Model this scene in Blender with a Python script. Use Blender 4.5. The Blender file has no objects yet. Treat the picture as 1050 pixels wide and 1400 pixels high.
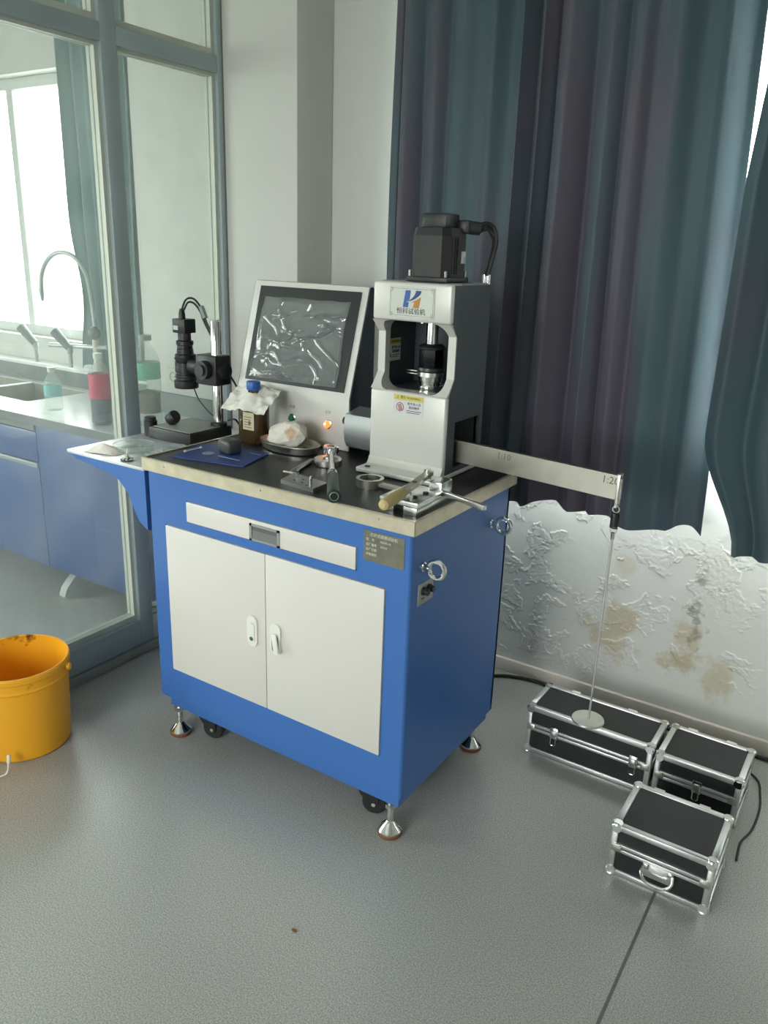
import bpy, bmesh, math, random
from mathutils import Vector, Matrix, noise
random.seed(7)
PI = math.pi
SC = bpy.context.scene
COL = SC.collection

# ------------------------------------------------------------------ camera
def set_camera():
    yaw, pitch, roll = -0.5678037, -0.3186408, 0.0348922
    cy, sy, cp, sp = math.cos(yaw), math.sin(yaw), math.cos(pitch), math.sin(pitch)
    F = Vector((sy*cp, cy*cp, sp)); R0 = Vector((cy, -sy, 0)); U0 = R0.cross(F)
    c, s = math.cos(roll), math.sin(roll)
    R = R0*c + U0*s; U = U0*c - R0*s
    cam = bpy.data.cameras.new('camera'); o = bpy.data.objects.new('camera', cam); COL.objects.link(o)
    m = Matrix.Identity(4)
    for i in range(3):
        m[i][0], m[i][1], m[i][2] = R[i], U[i], -F[i]
    m[0][3], m[1][3], m[2][3] = 0.877455, -1.503115, 1.510071
    o.matrix_world = m
    cam.sensor_fit = 'VERTICAL'; cam.sensor_height = 24.0; cam.lens = 24.0*1087.05/1400.0
    cam.clip_start = 0.02; cam.clip_end = 100
    SC.camera = o
set_camera()

# ------------------------------------------------------------------ world, daylight, exposure
SKY_STRENGTH = 9.0
def set_world():
    w = bpy.data.worlds.new('overcast_sky'); SC.world = w; w.use_nodes = True
    nt = w.node_tree; nt.nodes.clear()
    out = nt.nodes.new('ShaderNodeOutputWorld'); bg = nt.nodes.new('ShaderNodeBackground')
    tc = nt.nodes.new('ShaderNodeTexCoord'); sx = nt.nodes.new('ShaderNodeSeparateXYZ')
    mr = nt.nodes.new('ShaderNodeMapRange'); mr.inputs[1].default_value = -0.08; mr.inputs[2].default_value = 0.05
    cr = nt.nodes.new('ShaderNodeMix'); cr.data_type = 'RGBA'
    cr.inputs[6].default_value = (0.44, 0.435, 0.42, 1)       # hazy ground
    cr.inputs[7].default_value = (1.0, 0.965, 0.965, 1)         # overcast sky
    nt.links.new(tc.outputs['Generated'], sx.inputs[0]); nt.links.new(sx.outputs[2], mr.inputs[0])
    nt.links.new(mr.outputs[0], cr.inputs[0]); nt.links.new(cr.outputs[2], bg.inputs[0])
    bg.inputs[1].default_value = SKY_STRENGTH
    nt.links.new(bg.outputs[0], out.inputs[0])
set_world()
vs = SC.view_settings
SC.display_settings.display_device = 'sRGB'
vs.view_transform = 'Standard'; vs.look = 'None'; vs.gamma = 1.0; vs.use_curve_mapping = False
vs.exposure = 0.80
SC.cycles.max_bounces = 10; SC.cycles.diffuse_bounces = 6; SC.cycles.glossy_bounces = 4
SC.cycles.transparent_max_bounces = 16; SC.cycles.transmission_bounces = 6
SC.cycles.caustics_reflective = False; SC.cycles.caustics_refractive = False
SC.cycles.sample_clamp_indirect = 6.0

# window openings: behind the curtain, behind the bench next door, far wall next door, wall behind the photographer
ROOM = dict(x0=-4.6, x1=3.2, y0=-4.2, y1=1.045, h=2.95)
WIN = {
    1: ('y', 1.045, -0.46, 1.60, 0.745, 2.55),
    2: ('y', 1.045, -4.05, -2.28, 1.02, 2.24),
    3: ('x', -4.6, -3.6, -1.1, 0.70, 2.50),
    4: ('y', -4.2, -1.25, 0.75, 0.80, 2.50),
}
def portals():
    for k, (ax, c, a0, a1, z0, z1) in WIN.items():
        l = bpy.data.lights.new('daylight_portal', 'AREA'); l.shape = 'RECTANGLE'
        l.size = a1-a0; l.size_y = z1-z0; l.energy = 1.0
        l.cycles.is_portal = True
        o = bpy.data.objects.new('daylight_portal', l); COL.objects.link(o)
        mid = (a0+a1)/2; zc = (z0+z1)/2
        if ax == 'y':
            o.location = (mid, c+(0.13 if c > 0 else -0.13), zc)
            o.rotation_euler = (-PI/2, 0, 0) if c > 0 else (PI/2, 0, 0)
        else:
            o.location = (c-0.13, mid, zc)
            o.rotation_euler = (PI/2, 0, -PI/2)
portals()

# ------------------------------------------------------------------ materials
def srgb(r, g, b):
    f = lambda v: ((v/255+0.055)/1.055)**2.4 if v > 10 else v/255/12.92
    return (f(r), f(g), f(b), 1)
MATS = {}
def mat(name, col, rough=0.5, metal=0.0, spec=0.5, bump=0.0, bscale=60, var=0.0, vscale=8, coat=0.0, stretch=None, emit=None, trans=0.0):
    """principled material, with optional noise colour variation and fine bump"""
    if name in MATS: return MATS[name]
    m = bpy.data.materials.new(name); m.use_nodes = True; nt = m.node_tree
    b = nt.nodes['Principled BSDF']
    b.inputs['Base Color'].default_value = col; b.inputs['Roughness'].default_value = rough
    b.inputs['Metallic'].default_value = metal; b.inputs['Specular IOR Level'].default_value = spec
    b.inputs['Coat Weight'].default_value = coat; b.inputs['Coat Roughness'].default_value = 0.1
    b.inputs['Transmission Weight'].default_value = trans
    if emit:
        b.inputs['Emission Color'].default_value = emit[0]; b.inputs['Emission Strength'].default_value = emit[1]
    if var or bump:
        tc = nt.nodes.new('ShaderNodeTexCoord'); mp = nt.nodes.new('ShaderNodeMapping')
        if stretch: mp.inputs['Scale'].default_value = stretch
        nt.links.new(tc.outputs['Object'], mp.inputs[0])
    if var:
        n = nt.nodes.new('ShaderNodeTexNoise'); n.inputs['Scale'].default_value = vscale; n.inputs['Detail'].default_value = 6
        nt.links.new(mp.outputs[0], n.inputs['Vector'])
        mx = nt.nodes.new('ShaderNodeMix'); mx.data_type = 'RGBA'
        mx.inputs[6].default_value = tuple(c*(1-var) for c in col[:3])+(1,)
        mx.inputs[7].default_value = tuple(min(1, c*(1+var)) for c in col[:3])+(1,)
        nt.links.new(n.outputs['Fac'], mx.inputs[0]); nt.links.new(mx.outputs[2], b.inputs['Base Color'])
    if bump:
        n2 = nt.nodes.new('ShaderNodeTexNoise'); n2.inputs['Scale'].default_value = bscale; n2.inputs['Detail'].default_value = 4
        nt.links.new(mp.outputs[0], n2.inputs['Vector'])
        bp = nt.nodes.new('ShaderNodeBump'); bp.inputs['Strength'].default_value = bump; bp.inputs['Distance'].default_value = 0.002
        nt.links.new(n2.outputs['Fac'], bp.inputs['Height']); nt.links.new(bp.outputs[0], b.inputs['Normal'])
    MATS[name] = m
    return m

def glass_mat(name, tint=(0.9, 0.97, 0.94, 1), dust=0.08, gloss=0.9, dustcol=(0.8, 0.85, 0.84, 1), dscale=4, rough=0.02, base=.035):
    """thin clear sheet: tinted pass-through, mirror at grazing angles, a film of dust"""
    if name in MATS: return MATS[name]
    m = bpy.data.materials.new(name); m.use_nodes = True; nt = m.node_tree; nt.nodes.clear()
    N = nt.nodes.new; L = nt.links.new
    out = N('ShaderNodeOutputMaterial'); tr = N('ShaderNodeBsdfTransparent'); tr.inputs[0].default_value = tint
    gl = N('ShaderNodeBsdfGlossy'); gl.inputs['Roughness'].default_value = rough; gl.inputs[0].default_value = (gloss, gloss, gloss, 1)
    # two-sided Schlick reflectance (sheet has two faces)
    ge = N('ShaderNodeNewGeometry'); dt = N('ShaderNodeVectorMath'); dt.operation = 'DOT_PRODUCT'
    L(ge.outputs['Normal'], dt.inputs[0]); L(ge.outputs['Incoming'], dt.inputs[1])
    ab = N('ShaderNodeMath'); ab.operation = 'ABSOLUTE'; L(dt.outputs['Value'], ab.inputs[0])
    om = N('ShaderNodeMath'); om.operation = 'SUBTRACT'; om.inputs[0].default_value = 1.0; L(ab.outputs[0], om.inputs[1])
    pw = N('ShaderNodeMath'); pw.operation = 'POWER'; L(om.outputs[0], pw.inputs[0]); pw.inputs[1].default_value = 5
    fr = N('ShaderNodeMath'); fr.operation = 'MULTIPLY_ADD'; L(pw.outputs[0], fr.inputs[0]); fr.inputs[1].default_value = .7; fr.inputs[2].default_value = base
    mx = N('ShaderNodeMixShader'); L(fr.outputs[0], mx.inputs[0]); L(tr.outputs[0], mx.inputs[1]); L(gl.outputs[0], mx.inputs[2])
    last = mx
    if dust > 0:
        df = N('ShaderNodeBsdfDiffuse'); df.inputs[0].default_value = dustcol
        tl = N('ShaderNodeBsdfTranslucent'); tl.inputs[0].default_value = dustcol
        dm = N('ShaderNodeMixShader'); dm.inputs[0].default_value = 0.5; L(df.outputs[0], dm.inputs[1]); L(tl.outputs[0], dm.inputs[2])
        tc = N('ShaderNodeTexCoord'); nz = N('ShaderNodeTexNoise'); nz.inputs['Scale'].default_value = dscale; nz.inputs['Detail'].default_value = 8
        L(tc.outputs['Object'], nz.inputs['Vector'])
        mr = N('ShaderNodeMapRange'); mr.inputs[1].default_value = 0.3; mr.inputs[2].default_value = 0.75
        mr.inputs[3].default_value = dust*0.5; mr.inputs[4].default_value = dust*1.5; L(nz.outputs['Fac'], mr.inputs[0])
        m2 = N('ShaderNodeMixShader'); L(mr.outputs[0], m2.inputs[0]); L(mx.outputs[0], m2.inputs[1]); L(dm.outputs[0], m2.inputs[2])
        last = m2
    L(last.outputs[0], out.inputs[0]); MATS[name] = m
    return m

def patch_mat(name, base, patch, c, rad):
    """matt material with one blotch of its own shape"""
    m = bpy.data.materials.new(name); m.use_nodes = True; nt = m.node_tree; N = nt.nodes.new; L = nt.links.new
    b = nt.nodes['Principled BSDF']; b.inputs['Roughness'].default_value = .8; tc = N('ShaderNodeTexCoord')
    ds = N('ShaderNodeVectorMath'); ds.operation = 'DISTANCE'; ds.inputs[1].default_value = c; L(tc.outputs['Object'], ds.inputs[0])
    nz = N('ShaderNodeTexNoise'); nz.inputs['Scale'].default_value = 60; L(tc.outputs['Object'], nz.inputs['Vector'])
    ad = N('ShaderNodeMath'); ad.operation = 'MULTIPLY_ADD'; L(nz.outputs['Fac'], ad.inputs[0]); ad.inputs[1].default_value = rad*1.2; L(ds.outputs['Value'], ad.inputs[2])
    mr = N('ShaderNodeMapRange'); mr.inputs[1].default_value = rad*1.8; mr.inputs[2].default_value = rad*1.1; mr.inputs[3].default_value = 0; mr.inputs[4].default_value = .8; L(ad.outputs[0], mr.inputs[0])
    mx = N('ShaderNodeMix'); mx.data_type = 'RGBA'; mx.inputs[6].default_value = base; mx.inputs[7].default_value = patch; L(mr.outputs[0], mx.inputs[0]); L(mx.outputs[2], b.inputs['Base Color'])
    MATS[name] = m; return m

def floor_mat():
    m = bpy.data.materials.new('speckled_vinyl'); m.use_nodes = True; nt = m.node_tree; N = nt.nodes.new; L = nt.links.new
    b = nt.nodes['Principled BSDF']; tc = N('ShaderNodeTexCoord')
    n1 = N('ShaderNodeTexNoise'); n1.inputs['Scale'].default_value = 1.3; n1.inputs['Detail'].default_value = 1
    n2 = N('ShaderNodeTexNoise'); n2.inputs['Scale'].default_value = 300; n2.inputs['Detail'].default_value = 3
    for n in (n1, n2): L(tc.outputs['Object'], n.inputs['Vector'])
    r1 = N('ShaderNodeMix'); r1.data_type = 'RGBA'; r1.inputs[6].default_value = (0.34, 0.345, 0.325, 1); r1.inputs[7].default_value = (0.49, 0.495, 0.465, 1)
    L(n1.outputs['Fac'], r1.inputs[0])
    r2 = N('ShaderNodeValToRGB'); r2.color_ramp.elements[0].position = .36; r2.color_ramp.elements[1].position = .66
    r2.color_ramp.elements[0].color = (0.60, 0.60, 0.60, 1); r2.color_ramp.elements[1].color = (1.26, 1.26, 1.26, 1)
    L(n2.outputs['Fac'], r2.inputs[0])
    mx = N('ShaderNodeMix'); mx.data_type = 'RGBA'; mx.blend_type = 'MULTIPLY'; mx.inputs[0].default_value = 1
    L(r1.outputs[2], mx.inputs[6]); L(r2.outputs[0], mx.inputs[7]); L(mx.outputs[2], b.inputs['Base Color'])
    mr = N('ShaderNodeMapRange'); b.inputs['Specular IOR Level'].default_value = 1.0; mr.inputs[3].default_value = .285; mr.inputs[4].default_value = .34; L(n1.outputs['Fac'], mr.inputs[0]); L(mr.outputs[0], b.inputs['Roughness'])
    bp = N('ShaderNodeBump'); bp.inputs['Strength'].default_value = .03; bp.inputs['Distance'].default_value = .002
    L(n2.outputs['Fac'], bp.inputs['Height']); L(bp.outputs[0], b.inputs['Normal'])
    MATS['floor'] = m; return m

def stained_wall_mat():
    """old white emulsion with yellow damp stains and dark mould specks, in world metres"""
    m = bpy.data.materials.new('stained_plaster'); m.use_nodes = True; nt = m.node_tree; N = nt.nodes.new; L = nt.links.new
    b = nt.nodes['Principled BSDF']; b.inputs['Roughness'].default_value = .55; tc = N('ShaderNodeTexCoord')
    nz = N('ShaderNodeTexNoise'); nz.inputs['Scale'].default_value = 9; nz.inputs['Detail'].default_value = 6; nz.inputs['Roughness'].default_value = .65
    L(tc.outputs['Object'], nz.inputs['Vector'])
    acc = None
    # (x, z, rx, rz, strength)
    for (x, z, rx, rz, st) in [(0.236, 0.30, .085, .10, .6), (0.215, 0.25, .07, .05, .5), (0.44, 0.33, .05, .08, .55), (0.45, 0.24, .07, .04, .75),
                               (0.575, 0.22, .06, .07, .55), (0.235, 0.53, .03, .03, .3), (-.45, 1.49, .05, .05, .25)]:
        mp = N('ShaderNodeMapping'); mp.inputs['Location'].default_value = (-x/rx, 0, -z/rz); mp.inputs['Scale'].default_value = (1/rx, 0, 1/rz)
        L(tc.outputs['Object'], mp.inputs[0])
        ln = N('ShaderNodeVectorMath'); ln.operation = 'LENGTH'; L(mp.outputs[0], ln.inputs[0])
        ad = N('ShaderNodeMath'); ad.operation = 'MULTIPLY_ADD'; L(nz.outputs['Fac'], ad.inputs[0]); ad.inputs[1].default_value = 4.2; ad.inputs[2].default_value = -2.1
        sm = N('ShaderNodeMath'); L(ln.outputs['Value'], sm.inputs[0]); L(ad.outputs[0], sm.inputs[1])
        mr = N('ShaderNodeMapRange'); mr.interpolation_type = 'SMOOTHSTEP'; mr.inputs[1].default_value = 1.25; mr.inputs[2].default_value = .45; mr.inputs[3].default_value = 0; mr.inputs[4].default_value = st
        L(sm.outputs[0], mr.inputs[0])
        if acc is None: acc = mr
        else:
            mxx = N('ShaderNodeMath'); mxx.operation = 'MAXIMUM'; L(acc.outputs[0], mxx.inputs[0]); L(mr.outputs[0], mxx.inputs[1]); acc = mxx
    n4 = N('ShaderNodeTexNoise'); n4.inputs['Scale'].default_value = 3; n4.inputs['Detail'].default_value = 5; L(tc.outputs['Object'], n4.inputs['Vector'])
    base = N('ShaderNodeMix'); base.data_type = 'RGBA'; base.inputs[6].default_value = srgb(206, 208, 203); base.inputs[7].default_value = srgb(222, 223, 217); L(n4.outputs['Fac'], base.inputs[0])
    st = N('ShaderNodeMix'); st.data_type = 'RGBA'; st.inputs[7].default_value = srgb(186, 170, 126); L(acc.outputs[0], st.inputs[0]); L(base.outputs[2], st.inputs[6])
    # mould specks along a vertical crack
    mp = N('ShaderNodeMapping'); mp.inputs['Location'].default_value = (-.475/.055, 0, -.43/.26); mp.inputs['Scale'].default_value = (1/.055, 0, 1/.26); L(tc.outputs['Object'], mp.inputs[0])
    ln = N('ShaderNodeVectorMath'); ln.operation = 'LENGTH'; L(mp.outputs[0], ln.inputs[0])
    mr = N('ShaderNodeMapRange'); mr.inputs[1].default_value = 1.2; mr.inputs[2].default_value = .2; mr.inputs[3].default_value = 0; mr.inputs[4].default_value = .3; L(ln.outputs['Value'], mr.inputs[0])
    n5 = N('ShaderNodeTexNoise'); n5.inputs['Scale'].default_value = 38; n5.inputs['Detail'].default_value = 5; L(tc.outputs['Object'], n5.inputs['Vector'])
    su = N('ShaderNodeMath'); L(n5.outputs['Fac'], su.inputs[0]); L(mr.outputs[0], su.inputs[1])
    m2 = N('ShaderNodeMapRange'); m2.inputs[1].default_value = .74; m2.inputs[2].default_value = .9; m2.inputs[3].default_value = 0; m2.inputs[4].default_value = .6; L(su.outputs[0], m2.inputs[0])
    mo = N('ShaderNodeMix'); mo.data_type = 'RGBA'; mo.inputs[7].default_value = srgb(120, 112, 98); L(m2.outputs[0], mo.inputs[0]); L(st.outputs[2], mo.inputs[6])
    L(mo.outputs[2], b.inputs['Base Color'])
    bp = N('ShaderNodeBump'); bp.inputs['Strength'].default_value = .25; bp.inputs['Distance'].default_value = .003
    L(n5.outputs['Fac'], bp.inputs['Height']); L(bp.outputs[0], b.inputs['Normal'])
    MATS['stained'] = m; return m

def curtain_mat(name, c1, c2, tcol, tfac):
    """heavy blackout cloth, teal with a warp of purple, letting a little purple light through"""
    m = bpy.data.materials.new(name); m.use_nodes = True; nt = m.node_tree; nt.nodes.clear(); N = nt.nodes.new; L = nt.links.new
    out = N('ShaderNodeOutputMaterial'); b = N('ShaderNodeBsdfPrincipled'); b.inputs['Roughness'].default_value = .6
    b.inputs['Sheen Weight'].default_value = .25; b.inputs['Sheen Tint'].default_value = (.7, .8, .9, 1)
    tc = N('ShaderNodeTexCoord'); mp = N('ShaderNodeMapping'); mp.inputs['Scale'].default_value = (3.2, 1, .55); L(tc.outputs['Object'], mp.inputs[0])
    n = N('ShaderNodeTexNoise'); n.inputs['Scale'].default_value = 1.6; n.inputs['Detail'].default_value = 2; L(mp.outputs[0], n.inputs['Vector'])
    r = N('ShaderNodeValToRGB'); r.color_ramp.elements[0].position = .42; r.color_ramp.elements[1].position = .62
    r.color_ramp.elements[0].color = c1; r.color_ramp.elements[1].color = c2; L(n.outputs['Fac'], r.inputs[0]); L(r.outputs[0], b.inputs['Base Color'])
    w = N('ShaderNodeTexNoise'); w.inputs['Scale'].default_value = 500; L(tc.outputs['Object'], w.inputs['Vector'])
    bp = N('ShaderNodeBump'); bp.inputs['Strength'].default_value = .15; bp.inputs['Distance'].default_value = .001; L(w.outputs['Fac'], bp.inputs['Height']); L(bp.outputs[0], b.inputs['Normal'])
    t = N('ShaderNodeBsdfTranslucent'); t.inputs[0].default_value = tcol
    mx = N('ShaderNodeMixShader'); mx.inputs[0].default_value = tfac; L(b.outputs[0], mx.inputs[1]); L(t.outputs[0], mx.inputs[2]); L(mx.outputs[0], out.inputs[0])
    MATS[name] = m; return m

WALL = mat('white_emulsion', srgb(208, 208, 203), .6, bump=.12, bscale=25, var=.03, vscale=2)
CEIL = mat('ceiling_paint', srgb(212, 212, 206), .8)
FLOOR = floor_mat()
STAIN = stained_wall_mat()
ALUF = mat('grey_aluminium_frame', srgb(162, 175, 178), .38, .15, bump=.03, bscale=30, var=.05, vscale=5)
BEAD = mat('bead_painted_lit', srgb(196, 200, 188), .5, .1)  # paler than the frame: the light the reveals catch is painted in
GLASS = glass_mat('dusty_partition_glass', (.95, .985, .965, 1), .12)
WGLASS = glass_mat('window_glass', (.95, .98, .97, 1), .02)
CLEAR = glass_mat('clear_plastic', (.93, .96, .95, 1), .16, dscale=20, rough=.05)
BLUE = mat('blue_enamel', srgb(60, 108, 178), .30, spec=.5, bump=.05, bscale=220, var=.04, vscale=3)
CREAM = mat('cream_enamel', srgb(214, 211, 205), .35, bump=.05, bscale=220)
STEEL = mat('brushed_steel', (.62, .61, .57, 1), .3, 1.0, bump=.05, bscale=90, var=.12, vscale=25)
LIPST = mat('scuffed_steel_strip', (.66, .59, .45, 1), .36, .7, bump=.06, bscale=40, var=.26, vscale=26)
CHROME = mat('chrome', (.78, .78, .78, 1), .08, 1.0)
ALU = mat('satin_aluminium', (.72, .73, .72, 1), .33, .9, var=.05, vscale=30)
DARKST = mat('blackened_steel', (.06, .065, .065, 1), .35, .7)
BLACKP = mat('black_plastic', (.012, .013, .014, 1), .42, bump=.05, bscale=300)
BLACKR = mat('black_rubber_mat', (.018, .019, .02, 1), .42, bump=.1, bscale=200, var=.2, vscale=10)
BLKCASE = mat('black_case_board', (.012, .013, .015, 1), .4, bump=.12, bscale=160, var=.3, vscale=25)
GREYP = mat('dark_grey_enamel', srgb(68, 74, 79), .42, bump=.15, bscale=400)
SILVER = mat('silver_enamel', srgb(208, 207, 202), .3, .12, bump=.06, bscale=300)
WHITEP = mat('white_plastic', srgb(226, 226, 218), .4)
RUBBR = mat('brown_rubber', srgb(128, 84, 60), .7)
YELLOW = mat('yellow_plastic', srgb(250, 182, 14), .38, var=.05, vscale=8, bump=.05, bscale=80)
TEAL = curtain_mat('teal_curtain_cloth', srgb(64, 88, 95), srgb(84, 78, 92), (.30, .20, .32, 1), .10)
TEAL2 = curtain_mat('green_curtain_cloth', srgb(120, 146, 146), srgb(128, 152, 154), (.4, .5, .5, 1), .2)
PAPER = mat('tissue_paper', srgb(222, 220, 212), .8, bump=.3, bscale=50)
INK = mat('black_print', (.02, .02, .02, 1), .5)

# ------------------------------------------------------------------ mesh helpers
def rotm(axis, ang): return Matrix.Rotation(ang, 4, axis)
class MB:
    """collects vertices and faces of one mesh"""
    def __init__(s): s.v = []; s.f = []
    def add(s, vs, fs, M=None):
        o = len(s.v)
        s.v += [tuple((M @ Vector(p)) if M is not None else p) for p in vs]
        s.f += [tuple(i+o for i in f) for f in fs]; return s
    def box(s, x0, x1, y0, y1, z0, z1, bev=0.0, seg=2, M=None):
        if bev <= 0:
            vs = [(x, y, z) for z in (z0, z1) for y in (y0, y1) for x in (x0, x1)]
            return s.add(vs, [(0, 2, 3, 1), (4, 5, 7, 6), (0, 1, 5, 4), (2, 6, 7, 3), (0, 4, 6, 2), (1, 3, 7, 5)], M)
        bm = bmesh.new(); bmesh.ops.create_cube(bm, size=1)
        for v in bm.verts: v.co = Vector(((x0+x1)/2+v.co.x*(x1-x0), (y0+y1)/2+v.co.y*(y1-y0), (z0+z1)/2+v.co.z*(z1-z0)))
        bmesh.ops.bevel(bm, geom=bm.edges[:], offset=bev, segments=seg, profile=.5, affect='EDGES')
        return s.bm(bm, M)
    def bm(s, bm, M=None):
        bm.verts.ensure_lookup_table(); bm.verts.index_update()
        s.add([tuple(v.co) for v in bm.verts], [tuple(v.index for v in f.verts) for f in bm.faces], M); bm.free(); return s
    def lathe(s, prof, n=24, M=None, caps=True):
        """prof: list of (r, z) about the z axis"""
        vs = []; fs = []
        for r, z in prof:
            for i in range(n):
                a = 2*PI*i/n; vs.append((r*math.cos(a), r*math.sin(a), z))
        for k in range(len(prof)-1):
            for i in range(n):
                j = (i+1) % n; fs.append((k*n+i, k*n+j, (k+1)*n+j, (k+1)*n+i))
        if caps:
            fs.append(tuple(range(n-1, -1, -1))); fs.append(tuple((len(prof)-1)*n+i for i in range(n)))
        return s.add(vs, fs, M)
    def cyl(s, p0, p1, r, n=16, r1=None):
        p0 = Vector(p0); p1 = Vector(p1); d = p1-p0
        M = Matrix.Translation(p0) @ d.to_track_quat('Z', 'Y').to_matrix().to_4x4()
        return s.lathe([(r, 0), (r if r1 is None else r1, d.length)], n, M)
    def tube(s, pts, r, n=8, closed=False):
        pts = [Vector(p) for p in pts]; k = len(pts); vs = []; fs = []
        up = None
        for i, p in enumerate(pts):
            if closed: t = (pts[(i+1) % k]-pts[i-1])
            else: t = pts[min(i+1, k-1)]-pts[max(i-1, 0)]
            t.normalize()
            if up is None:
                up = Vector((0, 0, 1)) if abs(t.z) < .9 else Vector((1, 0, 0))
            a = t.cross(up); a.normalize(); b = a.cross(t); b.normalize(); up = b
            rr = r[i] if isinstance(r, (list, tuple)) else r
            for j in range(n):
                th = 2*PI*j/n; vs.append(tuple(p+a*(rr*math.cos(th))+b*(rr*math.sin(th))))
        for i in range(k if closed else k-1):
            i2 = (i+1) % k
            for j in range(n):
                j2 = (j+1) % n; fs.append((i*n+j, i2*n+j, i2*n+j2, i*n+j2))
        if not closed:
            fs.append(tuple(range(n))); fs.append(tuple((k-1)*n+j for j in range(n-1, -1, -1)))
        return s.add(vs, fs)
    def prism(s, poly, d0, d1, axis='y', M=None):
        """poly of 2D points extruded along axis; y: (x,z), x: (y,z), z: (x,y)"""
        n = len(poly)
        f = {'y': lambda p, d: (p[0], d, p[1]), 'x': lambda p, d: (d, p[0], p[1]), 'z': lambda p, d: (p[0], p[1], d)}[axis]
        vs = [f(p, d0) for p in poly]+[f(p, d1) for p in poly]
        fs = [tuple(range(n-1, -1, -1)), tuple(range(n, 2*n))]+[(i, (i+1) % n, n+(i+1) % n, n+i) for i in range(n)]
        return s.add(vs, fs, M)
    def torus(s, c, R, r, M=None, n=28, k=10):
        vs = []; fs = []
        for i in range(n):
            a = 2*PI*i/n
            for j in range(k):
                b = 2*PI*j/k; q = R+r*math.cos(b); vs.append((q*math.cos(a), q*math.sin(a), r*math.sin(b)))
        for i in range(n):
            for j in range(k): fs.append((i*k+j, ((i+1) % n)*k+j, ((i+1) % n)*k+(j+1) % k, i*k+(j+1) % k))
        T = Matrix.Translation(c)
        return s.add(vs, fs, T @ M if M is not None else T)
    def sphere(s, c, r, sc=(1, 1, 1), sub=2, M=None):
        bm = bmesh.new(); bmesh.ops.create_icosphere(bm, subdivisions=sub, radius=r)
        T = Matrix.Translation(c) @ (M if M is not None else Matrix.Identity(4)) @ Matrix.Diagonal((*sc, 1))
        return s.bm(bm, T)
    def grid(s, fn, nu, nv, thick=0.0):
        """fn(u,v)->point, u,v in 0..1; thick closes it as a shell pushed along the normals"""
        P = [[Vector(fn(i/nu, j/nv)) for i in range(nu+1)] for j in range(nv+1)]
        w = nu+1; vs = [tuple(P[j][i]) for j in range(nv+1) for i in range(w)]
        fs = [(j*w+i, j*w+i+1, (j+1)*w+i+1, (j+1)*w+i) for j in range(nv) for i in range(nu)]
        if thick:
            o = len(vs)
            for j in range(nv+1):
                for i in range(w):
                    du = P[j][min(i+1, nu)]-P[j][max(i-1, 0)]; dv = P[min(j+1, nv)][i]-P[max(j-1, 0)][i]
                    n = du.cross(dv); n.normalize(); vs.append(tuple(P[j][i]-n*thick))
            fs += [tuple(o+k for k in reversed(f)) for f in fs[:]]
            rim = [j*w for j in range(nv+1)][::-1]+[i for i in range(1, w)]+[j*w+nu for j in range(1, nv+1)]+[nv*w+i for i in range(nu-1, 0, -1)]
            m = len(rim)
            for k in range(m):
                a, b = rim[k], rim[(k+1) % m]; fs.append((a, a+o, b+o, b))
        return s.add(vs, fs)
    def build(s, name, material, parent=None, local=False, sharp=35):
        off = Vector((0, 0, 0))
        if parent is not None and not local:
            q = parent
            while q is not None: off += q.location; q = q.parent
        me = bpy.data.meshes.new(name)
        me.from_pydata([tuple(Vector(p)-off) for p in s.v], [], s.f); me.validate()
        bm = bmesh.new(); bm.from_mesh(me); bmesh.ops.recalc_face_normals(bm, faces=bm.faces[:]); bm.to_mesh(me); bm.free()
        me.materials.append(material)
        for p in me.polygons: p.use_smooth = True
        me.set_sharp_from_angle(angle=math.radians(sharp))
        o = bpy.data.objects.new(name, me); COL.objects.link(o)
        if parent is not None: o.parent = parent
        return o

def tag(o, label=None, cat=None, group=None, kind=None):
    if label: o['label'] = label
    if cat: o['category'] = cat
    if group: o['group'] = group
    if kind: o['kind'] = kind
    return o
def thing(name, label, cat, loc=(0, 0, 0), group=None, rot=None, kind=None):
    o = bpy.data.objects.new(name, None); COL.objects.link(o); o.location = loc; o.empty_display_size = .05
    if rot: o.rotation_euler = rot
    return tag(o, label, cat, group, kind)
def box(name, m, parent, *d, bev=0.0, seg=2, local=False):
    return MB().box(*d, bev=bev, seg=seg).build(name, m, parent, local)
def copy_child(src, parent, offset=(0, 0, 0)):
    c = src.copy(); COL.objects.link(c); c.parent = parent; c.location = src.location+Vector(offset)
    for ch in src.children:
        g = ch.copy(); COL.objects.link(g); g.parent = c
    return c
def text_mesh(body, size, M, name, m, parent, depth=0.0004, ax='CENTER', spacing=1.0):
    """flat lettering turned into a mesh; M places the text's xy plane in the world"""
    cu = bpy.data.curves.new('t', 'FONT'); cu.body = body; cu.size = size; cu.align_x = ax; cu.align_y = 'CENTER'
    cu.extrude = depth; cu.space_character = spacing; cu.resolution_u = 2
    t = bpy.data.objects.new('t', cu); COL.objects.link(t)
    dg = bpy.context.evaluated_depsgraph_get(); dg.update()
    me = t.evaluated_get(dg).to_mesh()
    mb = MB(); mb.add([tuple(M @ v.co) for v in me.vertices], [tuple(p.vertices) for p in me.polygons])
    t.evaluated_get(dg).to_mesh_clear(); bpy.data.objects.remove(t); bpy.data.curves.remove(cu)
    if not mb.f: mb.box(-1e-4, 1e-4, -1e-4, 1e-4, -1e-4, 1e-4, M=M)
    return mb.build(name, m, parent)
def front_M(x, y, z, roll=0):      # text plane facing -y
    return Matrix.Translation((x, y, z)) @ Matrix(((1, 0, 0, 0), (0, 0, -1, 0), (0, 1, 0, 0), (0, 0, 0, 1))) @ Matrix.Rotation(roll, 4, 'Z')
def side_M(x, y, z):               # text plane facing +x
    return Matrix.Translation((x, y, z)) @ Matrix(((0, 0, 1, 0), (1, 0, 0, 0), (0, 1, 0, 0), (0, 0, 0, 1)))
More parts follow.
